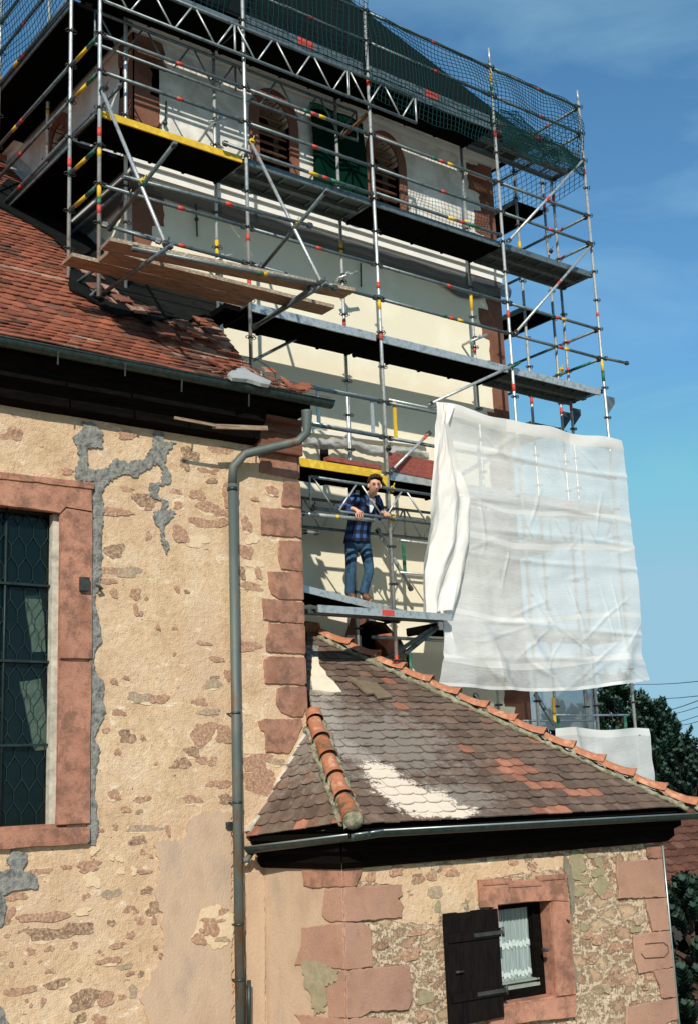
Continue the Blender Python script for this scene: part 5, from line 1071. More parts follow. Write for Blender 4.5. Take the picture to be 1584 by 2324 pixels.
mb = MB(); mb.bar(onY(*zd(378, 462), 12.2), onY(*zd(395, 665), 12.2), .045, .02, 2, (0, 1, 0)); mb.build('guard_post', GM, sca)
# decks
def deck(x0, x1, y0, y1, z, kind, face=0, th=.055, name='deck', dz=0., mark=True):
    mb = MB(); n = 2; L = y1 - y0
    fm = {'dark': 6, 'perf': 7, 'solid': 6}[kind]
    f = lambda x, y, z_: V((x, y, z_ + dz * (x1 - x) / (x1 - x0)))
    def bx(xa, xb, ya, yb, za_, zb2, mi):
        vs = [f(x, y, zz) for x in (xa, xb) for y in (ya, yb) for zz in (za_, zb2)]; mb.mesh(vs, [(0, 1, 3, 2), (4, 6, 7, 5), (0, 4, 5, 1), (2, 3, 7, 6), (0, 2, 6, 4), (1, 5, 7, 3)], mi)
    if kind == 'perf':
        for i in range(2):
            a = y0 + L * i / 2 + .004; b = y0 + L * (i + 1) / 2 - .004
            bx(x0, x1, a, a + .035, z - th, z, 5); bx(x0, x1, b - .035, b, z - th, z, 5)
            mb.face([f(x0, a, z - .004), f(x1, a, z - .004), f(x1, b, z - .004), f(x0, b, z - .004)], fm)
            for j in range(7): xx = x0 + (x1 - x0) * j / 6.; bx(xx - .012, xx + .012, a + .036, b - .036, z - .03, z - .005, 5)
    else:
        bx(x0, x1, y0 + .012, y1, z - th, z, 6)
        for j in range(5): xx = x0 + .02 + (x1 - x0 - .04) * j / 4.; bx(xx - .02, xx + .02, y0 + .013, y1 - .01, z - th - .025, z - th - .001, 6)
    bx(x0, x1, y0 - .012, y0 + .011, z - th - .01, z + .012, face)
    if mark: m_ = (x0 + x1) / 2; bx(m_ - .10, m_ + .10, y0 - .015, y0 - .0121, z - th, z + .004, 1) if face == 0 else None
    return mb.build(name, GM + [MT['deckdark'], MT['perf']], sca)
DY0, DY1 = SY + .045, SI - .02
kinds = ['dark', 'perf', 'solid', 'perf']
for i in range(4):
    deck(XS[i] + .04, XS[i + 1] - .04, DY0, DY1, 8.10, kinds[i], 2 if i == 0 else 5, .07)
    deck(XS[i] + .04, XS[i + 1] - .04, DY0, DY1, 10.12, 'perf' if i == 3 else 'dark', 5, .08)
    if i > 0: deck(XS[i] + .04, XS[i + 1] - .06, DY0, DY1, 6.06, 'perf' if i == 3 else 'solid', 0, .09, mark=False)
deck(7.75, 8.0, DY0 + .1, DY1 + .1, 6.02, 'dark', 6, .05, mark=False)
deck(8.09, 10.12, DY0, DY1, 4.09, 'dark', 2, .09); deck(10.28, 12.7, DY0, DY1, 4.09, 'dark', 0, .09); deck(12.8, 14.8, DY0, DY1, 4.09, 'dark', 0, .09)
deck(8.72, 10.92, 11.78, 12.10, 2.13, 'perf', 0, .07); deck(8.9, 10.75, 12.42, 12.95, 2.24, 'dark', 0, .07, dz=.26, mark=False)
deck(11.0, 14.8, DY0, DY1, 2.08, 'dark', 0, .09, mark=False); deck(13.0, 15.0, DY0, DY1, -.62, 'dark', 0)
# return decks (side faces)
def deck_y(x0, x1, y0, y1, z, face=5):
    mb = MB(); mb.b2((x0 + .012, y0, z - .06), (x1 - .012, y1, z), 6); mb.b2((x0 - .012, y0, z - .07), (x0 + .011, y1, z + .012), face); mb.b2((x1 - .011, y0, z - .07), (x1 + .012, y1, z + .012), face)
    mb.build('deck', GM + [MT['deckdark']], sca)
for z in (7.66, 5.66, 9.62, 3.7): deck_y(14.16, 14.86, 13.08, 16.5, z, 5 if z != 5.66 else 0)
deck_y(5.98, 6.84, SI + .14, 15.45, 8.10); deck_y(5.98, 6.84, SI + .14, 16.6, 10.12)
# consoles under decks
for (x, y, z) in ((10.2, SI, 1.95), (14.88, SI, 5.95), (14.88, 13.05, 5.95), (10.2, SY, 4.02), (14.88, SY, 5.95), (8.03, SI, 5.9)):
    mb = MB(); s = (1 if x < 14 else -1) * (.55 if abs(z - 4.02) < .01 else 1); mi = 2 if abs(z - 4.02) < .01 else (4 if y > SY else 5)
    vs = [V((x, y + t, z)) for t in (-.012, .012)] + [V((x - .22 * s, y + t, z)) for t in (-.012, .012)] + [V((x - .22 * s, y + t, z - .10 * abs(s))) for t in (-.012, .012)] + [V((x, y + t, z - .34 * abs(s))) for t in (-.012, .012)]
    mb.mesh(vs, [(0, 2, 4, 6), (1, 7, 5, 3), (0, 1, 3, 2), (2, 3, 5, 4), (4, 5, 7, 6), (6, 7, 1, 0)], mi); mb.build('console', GM, sca)
# couplers on crossing tubes
for p, m_ in ((onX(*z1(675, 850), 5.94), 2), (onX(*z1(1390, 1050), 8.05), 2), (V((10.24, SY - .04, 3.84)), 2), (V((10.24, SY - .04, 3.42)), 2), (V((5.94, 10.5, 5.68)), 4), (V((8.05, 10.55, 5.74)), 4), (onY(*z1(1215, 1260), 11.7), 4), (V((8.05, 11.95, 8.25)), 2), (V((5.94, 11.95, 8.3)), 4), (V((14.84, 12.95, 8.8)), 4), (V((14.86, 12.95, 6.65)), 2), (V((10.2, 12.05, 4.4)), 4), (V((8.9, 12.05, 3.43)), 4)):
    mb = MB(); mb.torus(p, (0, 0, 1), .032, .012, m_, 10, 5); mb.torus(p, (0, 1, .2), .034, .012, m_, 10, 5); mb.bar(p, p + V((.02, -.03, .08)), .012, .012, m_); mb.build('coupler', GM, sca)
# wall anchors with short stubs
for (x, z) in ((8.03, 6.95), (12.72, 6.75), (10.15, 7.2), (8.03, 9.0)):
    mb = MB(); mb.tube([(x + .02, SI - .12, z), (x + .04, TY - .02, z - .02)], .022, 0, 8); mb.tube([(x - .12, SI - .05, z - .1), (x + .2, SI - .1, z + .06)], .022, 0, 8); mb.torus((x, SI - .03, z), (0, 0, 1), .032, .012, 4, 10, 5); mb.build('wall_anchor', GM, sca)
# toe boards on the top deck
for i in range(1, 4):
    mb = MB(); mb.b2((XS[i] + .06, SY + .03, 10.15), (XS[i + 1] - .06, SY + .044, 10.27), 5); m_ = (XS[i] + XS[i + 1]) / 2; mb.b2((m_ - .14, SY + .026, 10.16), (m_ + .14, SY + .0295, 10.26), 1)
    mb.build('toe_board', GM, sca)
# ------------------------------------------------------------------ loose boards
def plank(name, a, b, wd, th, mat, label, grp=None, up=(0, 0, 1), cat='board', edge=None):
    mb = MB(); a = V(a); b = V(b); d = (b - a).normalized(); x = d.cross(V(up)).normalized(); z = x.cross(d); L = (b - a).length; n = 14; vs = []
    for i in range(n + 1):
        t = i / n; c = a + (b - a) * t + z * (.006 * noise.noise(V((t * 3, a.x, a.y)))); w_ = wd / 2 * (1 + .02 * noise.noise(V((t * 6, a.y, 2))))
        vs += [c - x * w_ - z * th / 2, c + x * w_ - z * th / 2, c + x * w_ + z * th / 2, c - x * w_ + z * th / 2]
    fs = [(0, 1, 2, 3), (4 * n, 4 * n + 3, 4 * n + 2, 4 * n + 1)]
    mb.mesh(vs, fs, 0); b0 = len(mb.v) - len(vs)
    for i in range(n):
        for k in range(4):
            j = (k + 1) % 4; mb.f.append((b0 + 4 * i + k, b0 + 4 * i + 4 + k, b0 + 4 * i + 4 + j, b0 + 4 * i + j)); mb.m.append(1 if k in (1, 3) and edge else 0); mb.sm.append(False)
    return tag(mb.build(name, [mat, edge or mat]), label, cat, grp)
G_ = 'weathered wooden planks laid on the tube outriggers'
plank('wooden_plank', (5.50, 11.05, 5.80), (8.62, 10.78, 5.83), .26, .045, MT['plank'], 'front wooden plank on the outrigger tubes, nearest the long steel tube', G_, edge=MT['planktop'])
plank('wooden_plank', (5.62, 11.33, 5.80), (8.68, 11.28, 5.80), .27, .045, MT['plank'], 'middle wooden plank on the outrigger tubes with pale splashed edge', G_, edge=MT['planktop'])
plank('wooden_plank', (5.33, 11.64, 5.81), (7.70, 11.60, 5.81), .27, .045, MT['plank'], 'rear wooden plank on the outriggers, sticking out furthest left over the roof', G_, edge=MT['planktop'])
plank('red_board', (9.25, 12.2, 4.16), (10.14, 12.2, 4.15), .10, .06, MT['redboard'], 'oxide red board lying flat on the yellow edged deck above the man', 'red boards on the scaffold deck')
plank('red_board', (10.24, 12.12, 4.24), (11.1, 12.12, 4.22), .26, .03, MT['redboard'], 'oxide red board standing on edge right of the pole above the man', 'red boards on the scaffold deck', up=(0, 1, .1))
# ------------------------------------------------------------------ nets
def net(name, fn, nu, nv, label, grp=None, r=.0055, sub=1):
    mb = MB()
    P = [[V(fn(i / nu, j / nv)) for j in range(nv + 1)] for i in range(nu + 1)]
    for i in range(nu + 1): mb.tube(P[i], r, 0, 3, False)
    for j in range(nv + 1): mb.tube([P[i][j] for i in range(nu + 1)], r, 0, 3, False)
    return tag(mb.build(name, MT['net']), label, 'net', grp)
def nf1(x0, x1, y, zt_, zb_, sg, amp, droop=.35, tuck=.0, sl=None):
    def f(s, t):
        x = x0 + (x1 - x0) * s; x += .03 * noise.noise(V((s * 9, t * 3, x0)))
        z = zt_ - (zt_ - zb_) * t - sg * math.sin(math.pi * s) * (.3 + t) * .3 + .03 * noise.noise(V((s * 7, t * 5, 2 + x0)))
        yy = y - .03 - amp * math.sin(math.pi * min(1, t * 1.05)) * (.6 + .4 * math.sin(s * 9)) + .05 * noise.noise(V((s * 5, t * 4, 8 + x0)))
        return (x, yy, z)
    return f
GN = 'green safety nets on the top scaffold rails'
net('safety_net', nf1(10.2, 12.74, SY, kz(6), 9.72, .10, .16), 34, 19, 'green safety net on the top rails between the two poles right of the spire foot', GN)
net('safety_net', nf1(12.8, 14.8, SY, kz(6), 10.0, -.05, .12), 30, 17, 'green safety net at the top right corner of the scaffold against the sky', GN)
net('safety_net', nf1(8.07, 10.15, SY, 12.2, 10.1, .05, .12), 24, 26, 'green safety net in front of the dark spire at the top centre', GN, r=.005)
net('safety_net', nf1(5.96, 8.03, SY + .5, 12.4, 10.3, .05, .12), 22, 26, 'green safety net in front of the dark eaves at the top left', GN, r=.005)
def nfl(s, t):
    y = 12.9 + 6.5 * s; return (5.9 - .1 * math.sin(math.pi * t) + .04 * noise.noise(V((s * 9, t * 4, 1))), y, 12.3 - 2.1 * t - .15 * math.sin(math.pi * ((s * 3) % 1)) * t)
net('safety_net', nfl, 74, 25, 'green safety net along the left side of the scaffold over blue sky', GN, r=.005)
def nfr(s, t): return (14.9 + .08 * math.sin(math.pi * t), 12.15 + 3.4 * s, kz(6) - 1.4 * t - .1 * math.sin(math.pi * s))
net('safety_net', nfr, 30, 14, 'green safety net wrapped round the right end of the top deck', GN, r=.005)
def nfb(s, t):
    return (12.9 + 1.9 * s, SY - .02 - .05 * math.sin(6 * s + 3 * t), 10.42 - .62 * t - .22 * s * (1 - t) + .05 * math.sin(11 * s) + .06 * noise.noise(V((s * 8, t * 6, 4))))
net('safety_net', nfb, 56, 16, 'bunched lower fold of green net hanging over the top right deck edge', GN, r=.0065)
def nfw(s, t): return (10.3 + 3.2 * s, 13.06 - .1 * math.sin(math.pi * t), 10.2 - 1.9 * t)
# ------------------------------------------------------------------ sheets
def cloth(name, fn, nu, nv, mat, label, cat='sheet', grp=None, mfn=None):
    mb = MB(); vs = [fn(i / nu, j / nv) for i in range(nu + 1) for j in range(nv + 1)]
    b = 0; mb.v += [V(p) for p in vs]
    for i in range(nu):
        for j in range(nv):
            mb.f.append((i * (nv + 1) + j, (i + 1) * (nv + 1) + j, (i + 1) * (nv + 1) + j + 1, i * (nv + 1) + j + 1)); mb.m.append(mfn(i / nu, j / nv) if mfn else 0); mb.sm.append(True)
    return tag(mb.build(name, mat), label, cat, grp)
def lerp(a, b, t): return a + (b - a) * t
def outline(tab, t):
    for (t0, a), (t1, b) in zip(tab, tab[1:]):
        if t <= t1: q = (t - t0) / (t1 - t0); return lerp(a, b, q)
    return tab[-1][1]
LX = [(0, 11.02), (.3, 11.30), (.5, 11.45), (.74, 11.0), (1, 10.72)]; RX = [(0, 14.98), (.3, 15.05), (.45, 15.08), (.9, 15.04), (1, 15.16)]
seams = (.335, .46, .735, .905)
_r = random.Random(12)
CRE = [(_r.uniform(.1, .95), _r.uniform(.66, .98), _r.uniform(.5, 1.5) if _r.random() < .6 else _r.uniform(-1.0, -.2), _r.uniform(.006, .010), _r.uniform(.012, .026), _r.uniform(.06, .24)) for _ in range(34)] + [(_r.random(), _r.uniform(.02, .6), _r.uniform(0, 3.1), _r.uniform(.008, .014), _r.uniform(.008, .02), _r.uniform(.06, .2)) for _ in range(16)]
def bigtarp(s, t):
    zt_ = 5.17 + .05 * noise.noise(V((s * 6, 0, 0))) - .05 * math.sin(3.1 * s) ; zb_ = lerp(1.2, 1.36, max(0, (s - .55) / .45) ** 1.5) - .10 * math.sin(math.pi * min(1, s * 1.3)) * .5
    x = lerp(outline(LX, t), outline(RX, t), s); z = lerp(zt_, zb_, t)
    for q in seams: z -= .05 * math.sin(math.pi * s * 2) * math.exp(-((t - q) / .05) ** 2)
    y = SY - .15 - .012 * noise.noise(V((s * 9, t * 9, 1)))
    y -= .07 * abs(math.sin(s * 9 + t * 2)) * math.exp(-((t - .03) / .05) ** 2)
    y += .03 * math.sin(s * 3 + 1) * math.sin(t * 12)
    lowf = max(0, (t - .62) / .38) * min(1, (1 - s) * 9) * min(1, .35 + s * 5)
    for (s0, t0, an, wd_, am_, l_) in CRE:
        dx = s - s0; dy = t - t0; q = dx * math.cos(an) + dy * math.sin(an); e_ = abs(-dx * math.sin(an) + dy * math.cos(an))
        if e_ < wd_ and abs(q) < l_: y -= am_ * (1 - e_ / wd_) * (1 - abs(q) / l_)
    y -= lowf * (.09 * noise.noise(V((s * 3.2 + t * 2.4, t * 2.2 - s * 1.6, 5))) + .07 * abs(noise.noise(V(((s - t) * 5.0, (s + t) * 1.2, 9)))) * 2) + .05 * lowf
    y -= .09 * lowf * math.exp(-((s - (.12 + .55 * (t - .7))) / .035) ** 2) + .08 * lowf * math.exp(-((s - (.34 + .6 * (t - .72))) / .03) ** 2) + .10 * lowf * math.exp(-((s - (1.0 - .9 * (t - .78))) / .05) ** 2)
    for zr in (4.57, 3.86, 3.44, 3.05, 2.08, 1.6): y -= .014 * (1 + .6 * math.sin(s * 11 + zr * 5)) * math.exp(-((z - zr - .03 * math.sin(s * 5 + zr * 3)) / .035) ** 2)
    y += .012 * noise.noise(V((s * 16, t * 16, 3))) * (.5 + lowf) + .012 * noise.noise(V((s * 4, t * 22, 6)))
    return (x, y, z)
def bm(i, j):
    for q in seams:
        if abs(j - q) < .011: return 1
    if j < .045: return 2
    if j > .985: return 1
    return 3 if j > .905 else 0
cloth('white_sheet', bigtarp, 210, 170, [MT['tarp'], MT['tarpband'], MT['tarpthick'], MT['tarpthin']], 'large translucent white sheet with welded seams hanging on the scaffold right of the man', 'sheet', None, bm)
# thick gathered fold at its left edge
FL = [(0, 10.97), (.08, 10.97), (.6, 10.70), (.78, 10.52), (1, 10.50)]; FR = [(0, 11.30), (.1, 11.15), (.45, 11.50), (.66, 11.42), (.8, 11.25), (1, 11.0)]
def fold(s, t):
    x = lerp(outline(FL, t), outline(FR, t), s); z = lerp(5.14, 2.17, t) - .03 * math.sin(s * 6)
    y = SY - .22 - .06 * math.sin(s * 13 + t * 2.5) * min(1, .3 + t) - .05 * math.sin(s * 6.5 - t * 4) - .05 * noise.noise(V((s * 4, t * 5, 2))) - .03 * abs(noise.noise(V((s * 8 + t * 3, t * 9, 6))))
    return (x, y, z)
cloth('white_sheet', fold, 60, 110, [MT['tarpthick']], 'thick gathered white sheet fold hanging just right of the man')
def rag(s, t):
    a = onY(*zb(lerp(1290, 1330, t), lerp(1440, 1700, t)), 11.9); b = onY(*zb(lerp(1340, 1440, t), lerp(1440, 1930, t)), 11.95); p = a.lerp(b, s); p.y += -.05 * math.sin(s * 6 + t * 3); return p
cloth('white_sheet', rag, 14, 24, [MT['tarpthick']], 'narrow torn strip of white sheet dangling below the deck corner')
def small(s, t):
    x = lerp(lerp(13.02, 13.0, t), lerp(15.12, 15.12, t), s); z = lerp(.64 + .018 * math.sin(s * 9) - .02 * s, -.75, t); y = SY - .08 - .03 * math.sin(s * 12) * math.exp(-t * 8) + .03 * noise.noise(V((s * 5, t * 5, 7))) - .12 * math.exp(-((s - .12 - .25 * t) / .06) ** 2)
    return (x, y, z)
cloth('white_sheet', small, 60, 50, [MT['tarp'], MT['tarpband']], 'small white sheet hung on the lower right scaffold bay above the hip tiles', 'sheet', None, lambda i, j: 1 if j < .07 or abs(j - .55) < .01 else 0)
def ret(s, t): return (15.02 + .05 * math.sin(s * 8), 13.0 + 3.5 * s, 1.9 - 1.3 * t + .25 * s * t + .05 * math.sin(s * 5))
cloth('white_sheet', ret, 30, 20, [MT['tarp']], 'greyish sheet on the return side of the scaffold behind the big white sheet')
# foils below the string course and on the ledge
def foil1(s, t):
    x = lerp(6.86, 13.9, s); sag = .10 + .10 * math.sin(s * 3.1) + .18 * math.exp(-((s - .86) / .07) ** 2) + .03 * noise.noise(V((s * 14, 0, 2)))
    return (x, TY - .04 - .05 * math.sin(math.pi * t) - .03 * noise.noise(V((s * 15, t * 3, 1))), 8.0 - t * (sag + .12))
cloth('dark_foil', foil1, 110, 8, [MT['foildark']], 'dark plastic foil strip sagging below the white band round the tower', 'foil')
def foil1b(s, t):
    return (TX0 - .05 - .04 * math.sin(math.pi * t), lerp(TY - .02, 18.5, s), 8.0 - t * (.3 + .05 * math.sin(s * 9)))
cloth('dark_foil', foil1b, 40, 6, [MT['foildark']], 'dark plastic foil strip on the shaded left side of the tower', 'foil')
def foil2(s, t):
    p = onY(lerp(684, 965, s), lerp(986, 1024, s) + 4 * math.sin(s * 13), 12.96); return (p.x, 12.96 - .08 * math.sin(math.pi * t) * (1 + .5 * noise.noise(V((s * 20, t * 3, 0)))), p.z - .16 * t - .03 * noise.noise(V((s * 22, t * 4, 4))))
cloth('grey_foil', foil2, 90, 9, [MT['foil']], 'crumpled grey plastic foil taped along the tower wall above the yellow deck edge', 'foil')
lt = MB(); lt.bar(onY(684, 976, 13.1), onY(965, 1010, 13.1), .03, .05); tow_l = lt.build('ledge_strip', MT['bandwhite'], tow)
# green cloth between the belfry windows
def gc(s, t): return (lerp(9.86, 10.90, s) + .02 * math.sin(t * 4), 13.07 - .02 * math.sin(s * 11) - .02 * math.sin(s * 5 + t * 4), lerp(10.02, 8.2, t))
cloth('green_cloth', gc, 40, 30, [MT['greencloth']], 'dark green cloth panel hanging between the two belfry windows', 'cloth')
# rust brown sheet in the arched doorway
def zkp(x, y, d): return TF.px(*zk(x, y), d)
mb = MB(); rp_ = [(640, 310), (870, 275), (940, 370), (932, 680), (830, 800), (700, 865), (620, 650), (600, 400)]; c0 = zkp(735, 520, .10)
ps = [zkp(x, y, -.10 + .06 * ((i * 7) % 3)) for i, (x, y) in enumerate(rp_)]; cr = [zkp(630, 350, -.06), zkp(735, 520, .10), zkp(790, 640, .08), zkp(820, 800, -.04)]
mb.mesh(ps + cr[1:3], [(0, 1, 8), (1, 2, 8), (2, 3, 9, 8), (3, 4, 9), (4, 5, 9), (5, 6, 9), (6, 7, 8, 9), (7, 0, 8)])
mb.mesh([p + V((0, .03, 0)) for p in ps], [tuple(range(8))])
tag(mb.build('rusty_sheet', MT['rusttarp']), 'folded rust brown sheet standing in the dark arched doorway of the tower', 'sheet')
mb = MB(); mb.tube([zkp(1125, 600, .25), zkp(1150, 1200, .25)], .022, 0, 8); tag(mb.build('green_pole', MT['green']), 'green painted pole in front of the dark arched doorway', 'pole')
# bucket-like dark lamp box behind the man's shoulder
mb = MB(); p = onY(*zb(600, 430), 12.75); mb.box(p, (.13, .05, .11)); mb.box(p + V((-.06, -.05, -.08)), (.03, .02, .05), 1); tag(mb.build('dark_box', [MT['greencloth'], MT['flash']]), 'dark green box hanging on the inner girder behind the shoulder of the man', 'box')
# ------------------------------------------------------------------ the man
import bmesh
def skinned(name, vs, es, mat, parent, levels=2, root=0):
    bm = bmesh.new(); ly = bm.verts.layers.skin.verify(); off = parent_world(parent) if parent else V((0, 0, 0)); bv = []
    for i, (p, r) in enumerate(vs):
        v = bm.verts.new(V(p) - off); v[ly].radius = r if isinstance(r, tuple) else (r, r); v[ly].use_root = (i == root); bv.append(v)
    for a, b in es: bm.edges.new((bv[a], bv[b]))
    me = bpy.data.meshes.new(name); bm.to_mesh(me); bm.free(); tmp = bpy.data.objects.new(name, me); sc.collection.objects.link(tmp)
    s = tmp.modifiers.new('s', 'SKIN'); s.use_smooth_shade = True; s.branch_smoothing = .6
    u = tmp.modifiers.new('u', 'SUBSURF'); u.levels = levels; u.render_levels = levels
    dg = bpy.context.evaluated_depsgraph_get(); me2 = bpy.data.meshes.new_from_object(tmp.evaluated_get(dg)); bpy.data.objects.remove(tmp)
    me2.name = name; me2.materials.clear(); me2.materials.append(mat)
    for p in me2.polygons: p.use_smooth = True
    o = bpy.data.objects.new(name, me2); sc.collection.objects.link(o)
    if parent: o.parent = parent
    return o
def zp(x, y, Y): return onY(*zb(x, y), Y)
man = thing('person', zp(600, 1350, 12.62), 'man in blue plaid jacket and jeans leaning on a lattice rail of the scaffold', 'person')
pel = zp(600, 850, 12.60); wst = zp(610, 760, 12.52); chs = zp(655, 600, 12.32); nkb = zp(690, 500, 12.16); nk = zp(716, 472, 12.02); hd0 = zp(738, 424, 11.93); hd1 = zp(746, 382, 11.90); hd2 = zp(748, 350, 11.92)
shR = zp(565, 490, 12.26); elR = zp(462, 590, 12.22); wrR = zp(570, 592, 12.02); shL = zp(775, 520, 12.20); elL = zp(790, 625, 12.30); wrL = zp(810, 628, 12.10)
hpR = zp(548, 880, 12.62); knR = zp(540, 1120, 12.56); anR = zp(530, 1325, 12.64); hpL = zp(655, 885, 12.58); knL = zp(700, 1120, 12.46); anL = zp(645, 1320, 12.52)
toR = zp(565, 1362, 12.50); toL = zp(715, 1382, 12.42); heL = zp(640, 1345, 12.52)
vs = [(pel, .085), (wst, .08), (chs, .085), (nkb, .055), (nk, .052), (hd0, (.066, .066)), (hd1, (.088, .084)), (hd2, (.076, .072)),
      (shR, .055), (elR, .042), (wrR, .027), (shL, .055), (elL, .042), (wrL, .027), (hpR, .06), (knR, .045), (anR, .032), (hpL, .06), (knL, .045), (anL, .032), (toR, .03), (toL, .03)]
es = [(0, 1), (1, 2), (2, 3), (3, 4), (4, 5), (5, 6), (6, 7), (2, 8), (8, 9), (9, 10), (2, 11), (11, 12), (12, 13), (0, 14), (14, 15), (15, 16), (0, 17), (17, 18), (18, 19), (16, 20), (19, 21)]
# hands: palm then five fingers closing over the rail
def hand(wi, pts_p, fingers, thumb):
    b = len(vs); vs.append((pts_p, (.036, .018))); es.append((wi, b))
    for f in fingers + [thumb]:
        prev = b
        for i, q in enumerate(f): vs.append((q, .0105 - .0012 * i)); es.append((prev, len(vs) - 1)); prev = len(vs) - 1
pR = zp(605, 615, 11.98)
fR = [[zp(580 + 19 * i, 640, 11.965), zp(588 + 18 * i, 668 - 2 * i, 11.965), zp(592 + 17 * i, 692 - abs(i - 1) * 7, 11.985)] for i in range(4)]
hand(10, pR, fR, [zp(640, 622, 11.98), zp(652, 645, 11.985)])
pL = zp(840, 628, 11.99)
fL = [[zp(830 + 14 * i, 640, 11.96), zp(832 + 14 * i, 655, 11.955), zp(834 + 14 * i, 668, 11.975)] for i in range(4)]
hand(13, pL, fL, [zp(822, 640, 11.99), zp(824, 655, 12.0)])
skinned('body', vs, es, MT['skin'], man)
def up(a, b, t): return a.lerp(b, t)
def loft(mb, rings, n=22, mi=0, cap=(True, True)):
    W_ = V((.93, -.30, 0)).normalized(); D_ = V((.30, .93, 0)).normalized(); b0 = len(mb.v); rr_ = random.Random(4)
    for ri, (c, a, d) in enumerate(rings):
        for k in range(n):
            t = 2 * math.pi * k / n; q = 1 + .035 * noise.noise(V((math.cos(t) * 2.5, math.sin(t) * 2.5, ri * .9)))
            mb.v.append(c + W_ * math.cos(t) * a * q + D_ * math.sin(t) * d * q)
    for i in range(len(rings) - 1):
        for k in range(n): mb.f.append((b0 + i * n + k, b0 + i * n + (k + 1) % n, b0 + (i + 1) * n + (k + 1) % n, b0 + (i + 1) * n + k)); mb.m.append(mi); mb.sm.append(True)
    if cap[0]: mb.f.append(tuple(b0 + k for k in range(n))[::-1]); mb.m.append(mi); mb.sm.append(False)
    if cap[1]: mb.f.append(tuple(b0 + (len(rings) - 1) * n + k for k in range(n))); mb.m.append(mi); mb.sm.append(True)
mb = MB()
loft(mb, [(zp(594, 888, 12.60), .178, .135), (zp(594, 884, 12.60), .186, .142), (zp(597, 840, 12.59), .180, .14), (zp(603, 790, 12.56), .172, .135), (zp(612, 730, 12.50), .168, .132), (zp(628, 665, 12.42), .178, .135), (zp(645, 600, 12.34), .190, .135), (zp(660, 555, 12.28), .196, .128), (zp(672, 520, 12.23), .180, .112), (zp(684, 495, 12.19), .120, .09), (zp(692, 480, 12.17), .078, .07)])
mb.build('plaid_jacket', MT['plaid'], man)
sR_ = shR + V((.03, 0, -.02)); sL_ = shL + V((-.03, 0, 0))
skinned('sleeve', [(sR_ + V((.06, 0, .0)), .075), (sR_, .088), (up(shR, elR, .5), .078), (elR + V((-.01, 0, -.01)), .068), (up(elR, wrR, .5), .060), (up(elR, wrR, .86), .050)], [(i, i + 1) for i in range(5)], MT['plaid'], man)
skinned('sleeve', [(sL_ + V((-.06, 0, 0)), .07), (sL_, .082), (up(shL, elL, .5), .072), (elL, .064), (up(elL, wrL, .8), .050)], [(i, i + 1) for i in range(4)], MT['plaid'], man)
mb = MB(); loft(mb, [(zp(603, 845, 12.60), .150, .115), (zp(603, 885, 12.61), .160, .125), (zp(603, 925, 12.62), .160, .12), (zp(604, 955, 12.62), .12, .09)]); mb.build('jeans', MT['jeans'], man)
for h_, k_, a_ in ((hpR, knR, anR), (hpL, knL, anL)):
    skinned('trouser_leg', [(h_ + V((0, 0, .04)), .095), (h_ + V((0, 0, -.05)), .100), (up(h_, k_, .35), .090), (up(h_, k_, .7), .078), (k_, .072), (up(k_, a_, .25), .070), (up(k_, a_, .55), .068), (up(k_, a_, .85), .068), (a_ + V((0, 0, -.02)), .072)], [(i, i + 1) for i in range(8)], MT['jeans'], man)
for a, b_, n_ in ((zp(535, 1350, 12.66), toR, 'shoe'), (heL, toL, 'shoe')): skinned(n_, [(a + V((0, 0, .03)), .055), (a.lerp(b_, .5) + V((0, 0, .025)), .055), (b_ + V((0, 0, .01)), .044)], [(0, 1), (1, 2)], MT['shoe'], man)
mb = MB(); pts = [zp(x, y, Y) for x, y, Y in ((695, 505, 12.03), (750, 505, 12.00), (745, 560, 12.05), (715, 625, 12.10), (702, 625, 12.12), (698, 560, 12.10))]
mb.mesh(pts, [(0, 1, 2, 5), (5, 2, 3, 4)]); mb.build('white_shirt', MT['tshirt'], man)
mb = MB(); mb.mesh([zp(x, y, Y) for x, y, Y in ((672, 470, 12.05), (690, 480, 12.01), (700, 580, 12.03), (660, 545, 12.07))], [(0, 1, 2, 3)]); mb.build('collar', MT['plaid'], man); mb = MB(); mb.mesh([zp(x, y, Y) for x, y, Y in ((765, 470, 12.02), (790, 480, 12.06), (795, 570, 12.08), (760, 540, 12.0))], [(0, 1, 2, 3)]); mb.build('collar', MT['plaid'], man); mb = MB(); mb.mesh([zp(745, 640, 12.03), zp(800, 640, 12.05), zp(797, 722, 12.06)], [(0, 1, 2)]); mb.build('jacket_flap', MT['plaid'], man)
# face
fc = hd0.lerp(hd1, .45); fwd = V((-.38, -.9, -.22)).normalized(); rt = V((.9, -.38, .0)).normalized(); upv = rt.cross(fwd); upv = upv if upv.z > 0 else -upv
def fp_(x, y, d): return fc + rt * x + upv * y + fwd * d
skinned('nose', [(fp_(.0, .025, .075), .008), (fp_(0, -.012, .098), .013), (fp_(0, -.018, .085), .014)], [(0, 1), (1, 2)], MT['skin'], man, 2)
mb = MB()
for s in (-1, 1): mb.ball(fp_(.03 * s, .030, .072), (.014, .008, .006)); 
mb.build('eyes', MT['black'], man)
mb = MB()
for s in (-1, 1): mb.tube([fp_(.012 * s, .045, .082), fp_(.032 * s, .050, .078), fp_(.05 * s, .042, .066)], .0055, 0, 5)
mb.build('eyebrows', MT['hair'], man)
mb = MB(); mb.ball(fp_(0, -.052, .078), (.024, .007, .006)); mb.build('mouth', MT['lips'], man)
mb = MB()
for s in (-1, 1): mb.ball(fp_(.084 * s, .01, .0), (.012, .022, .032))
mb.build('ears', MT['skin'], man)
mb = MB(); rr = random.Random(5)
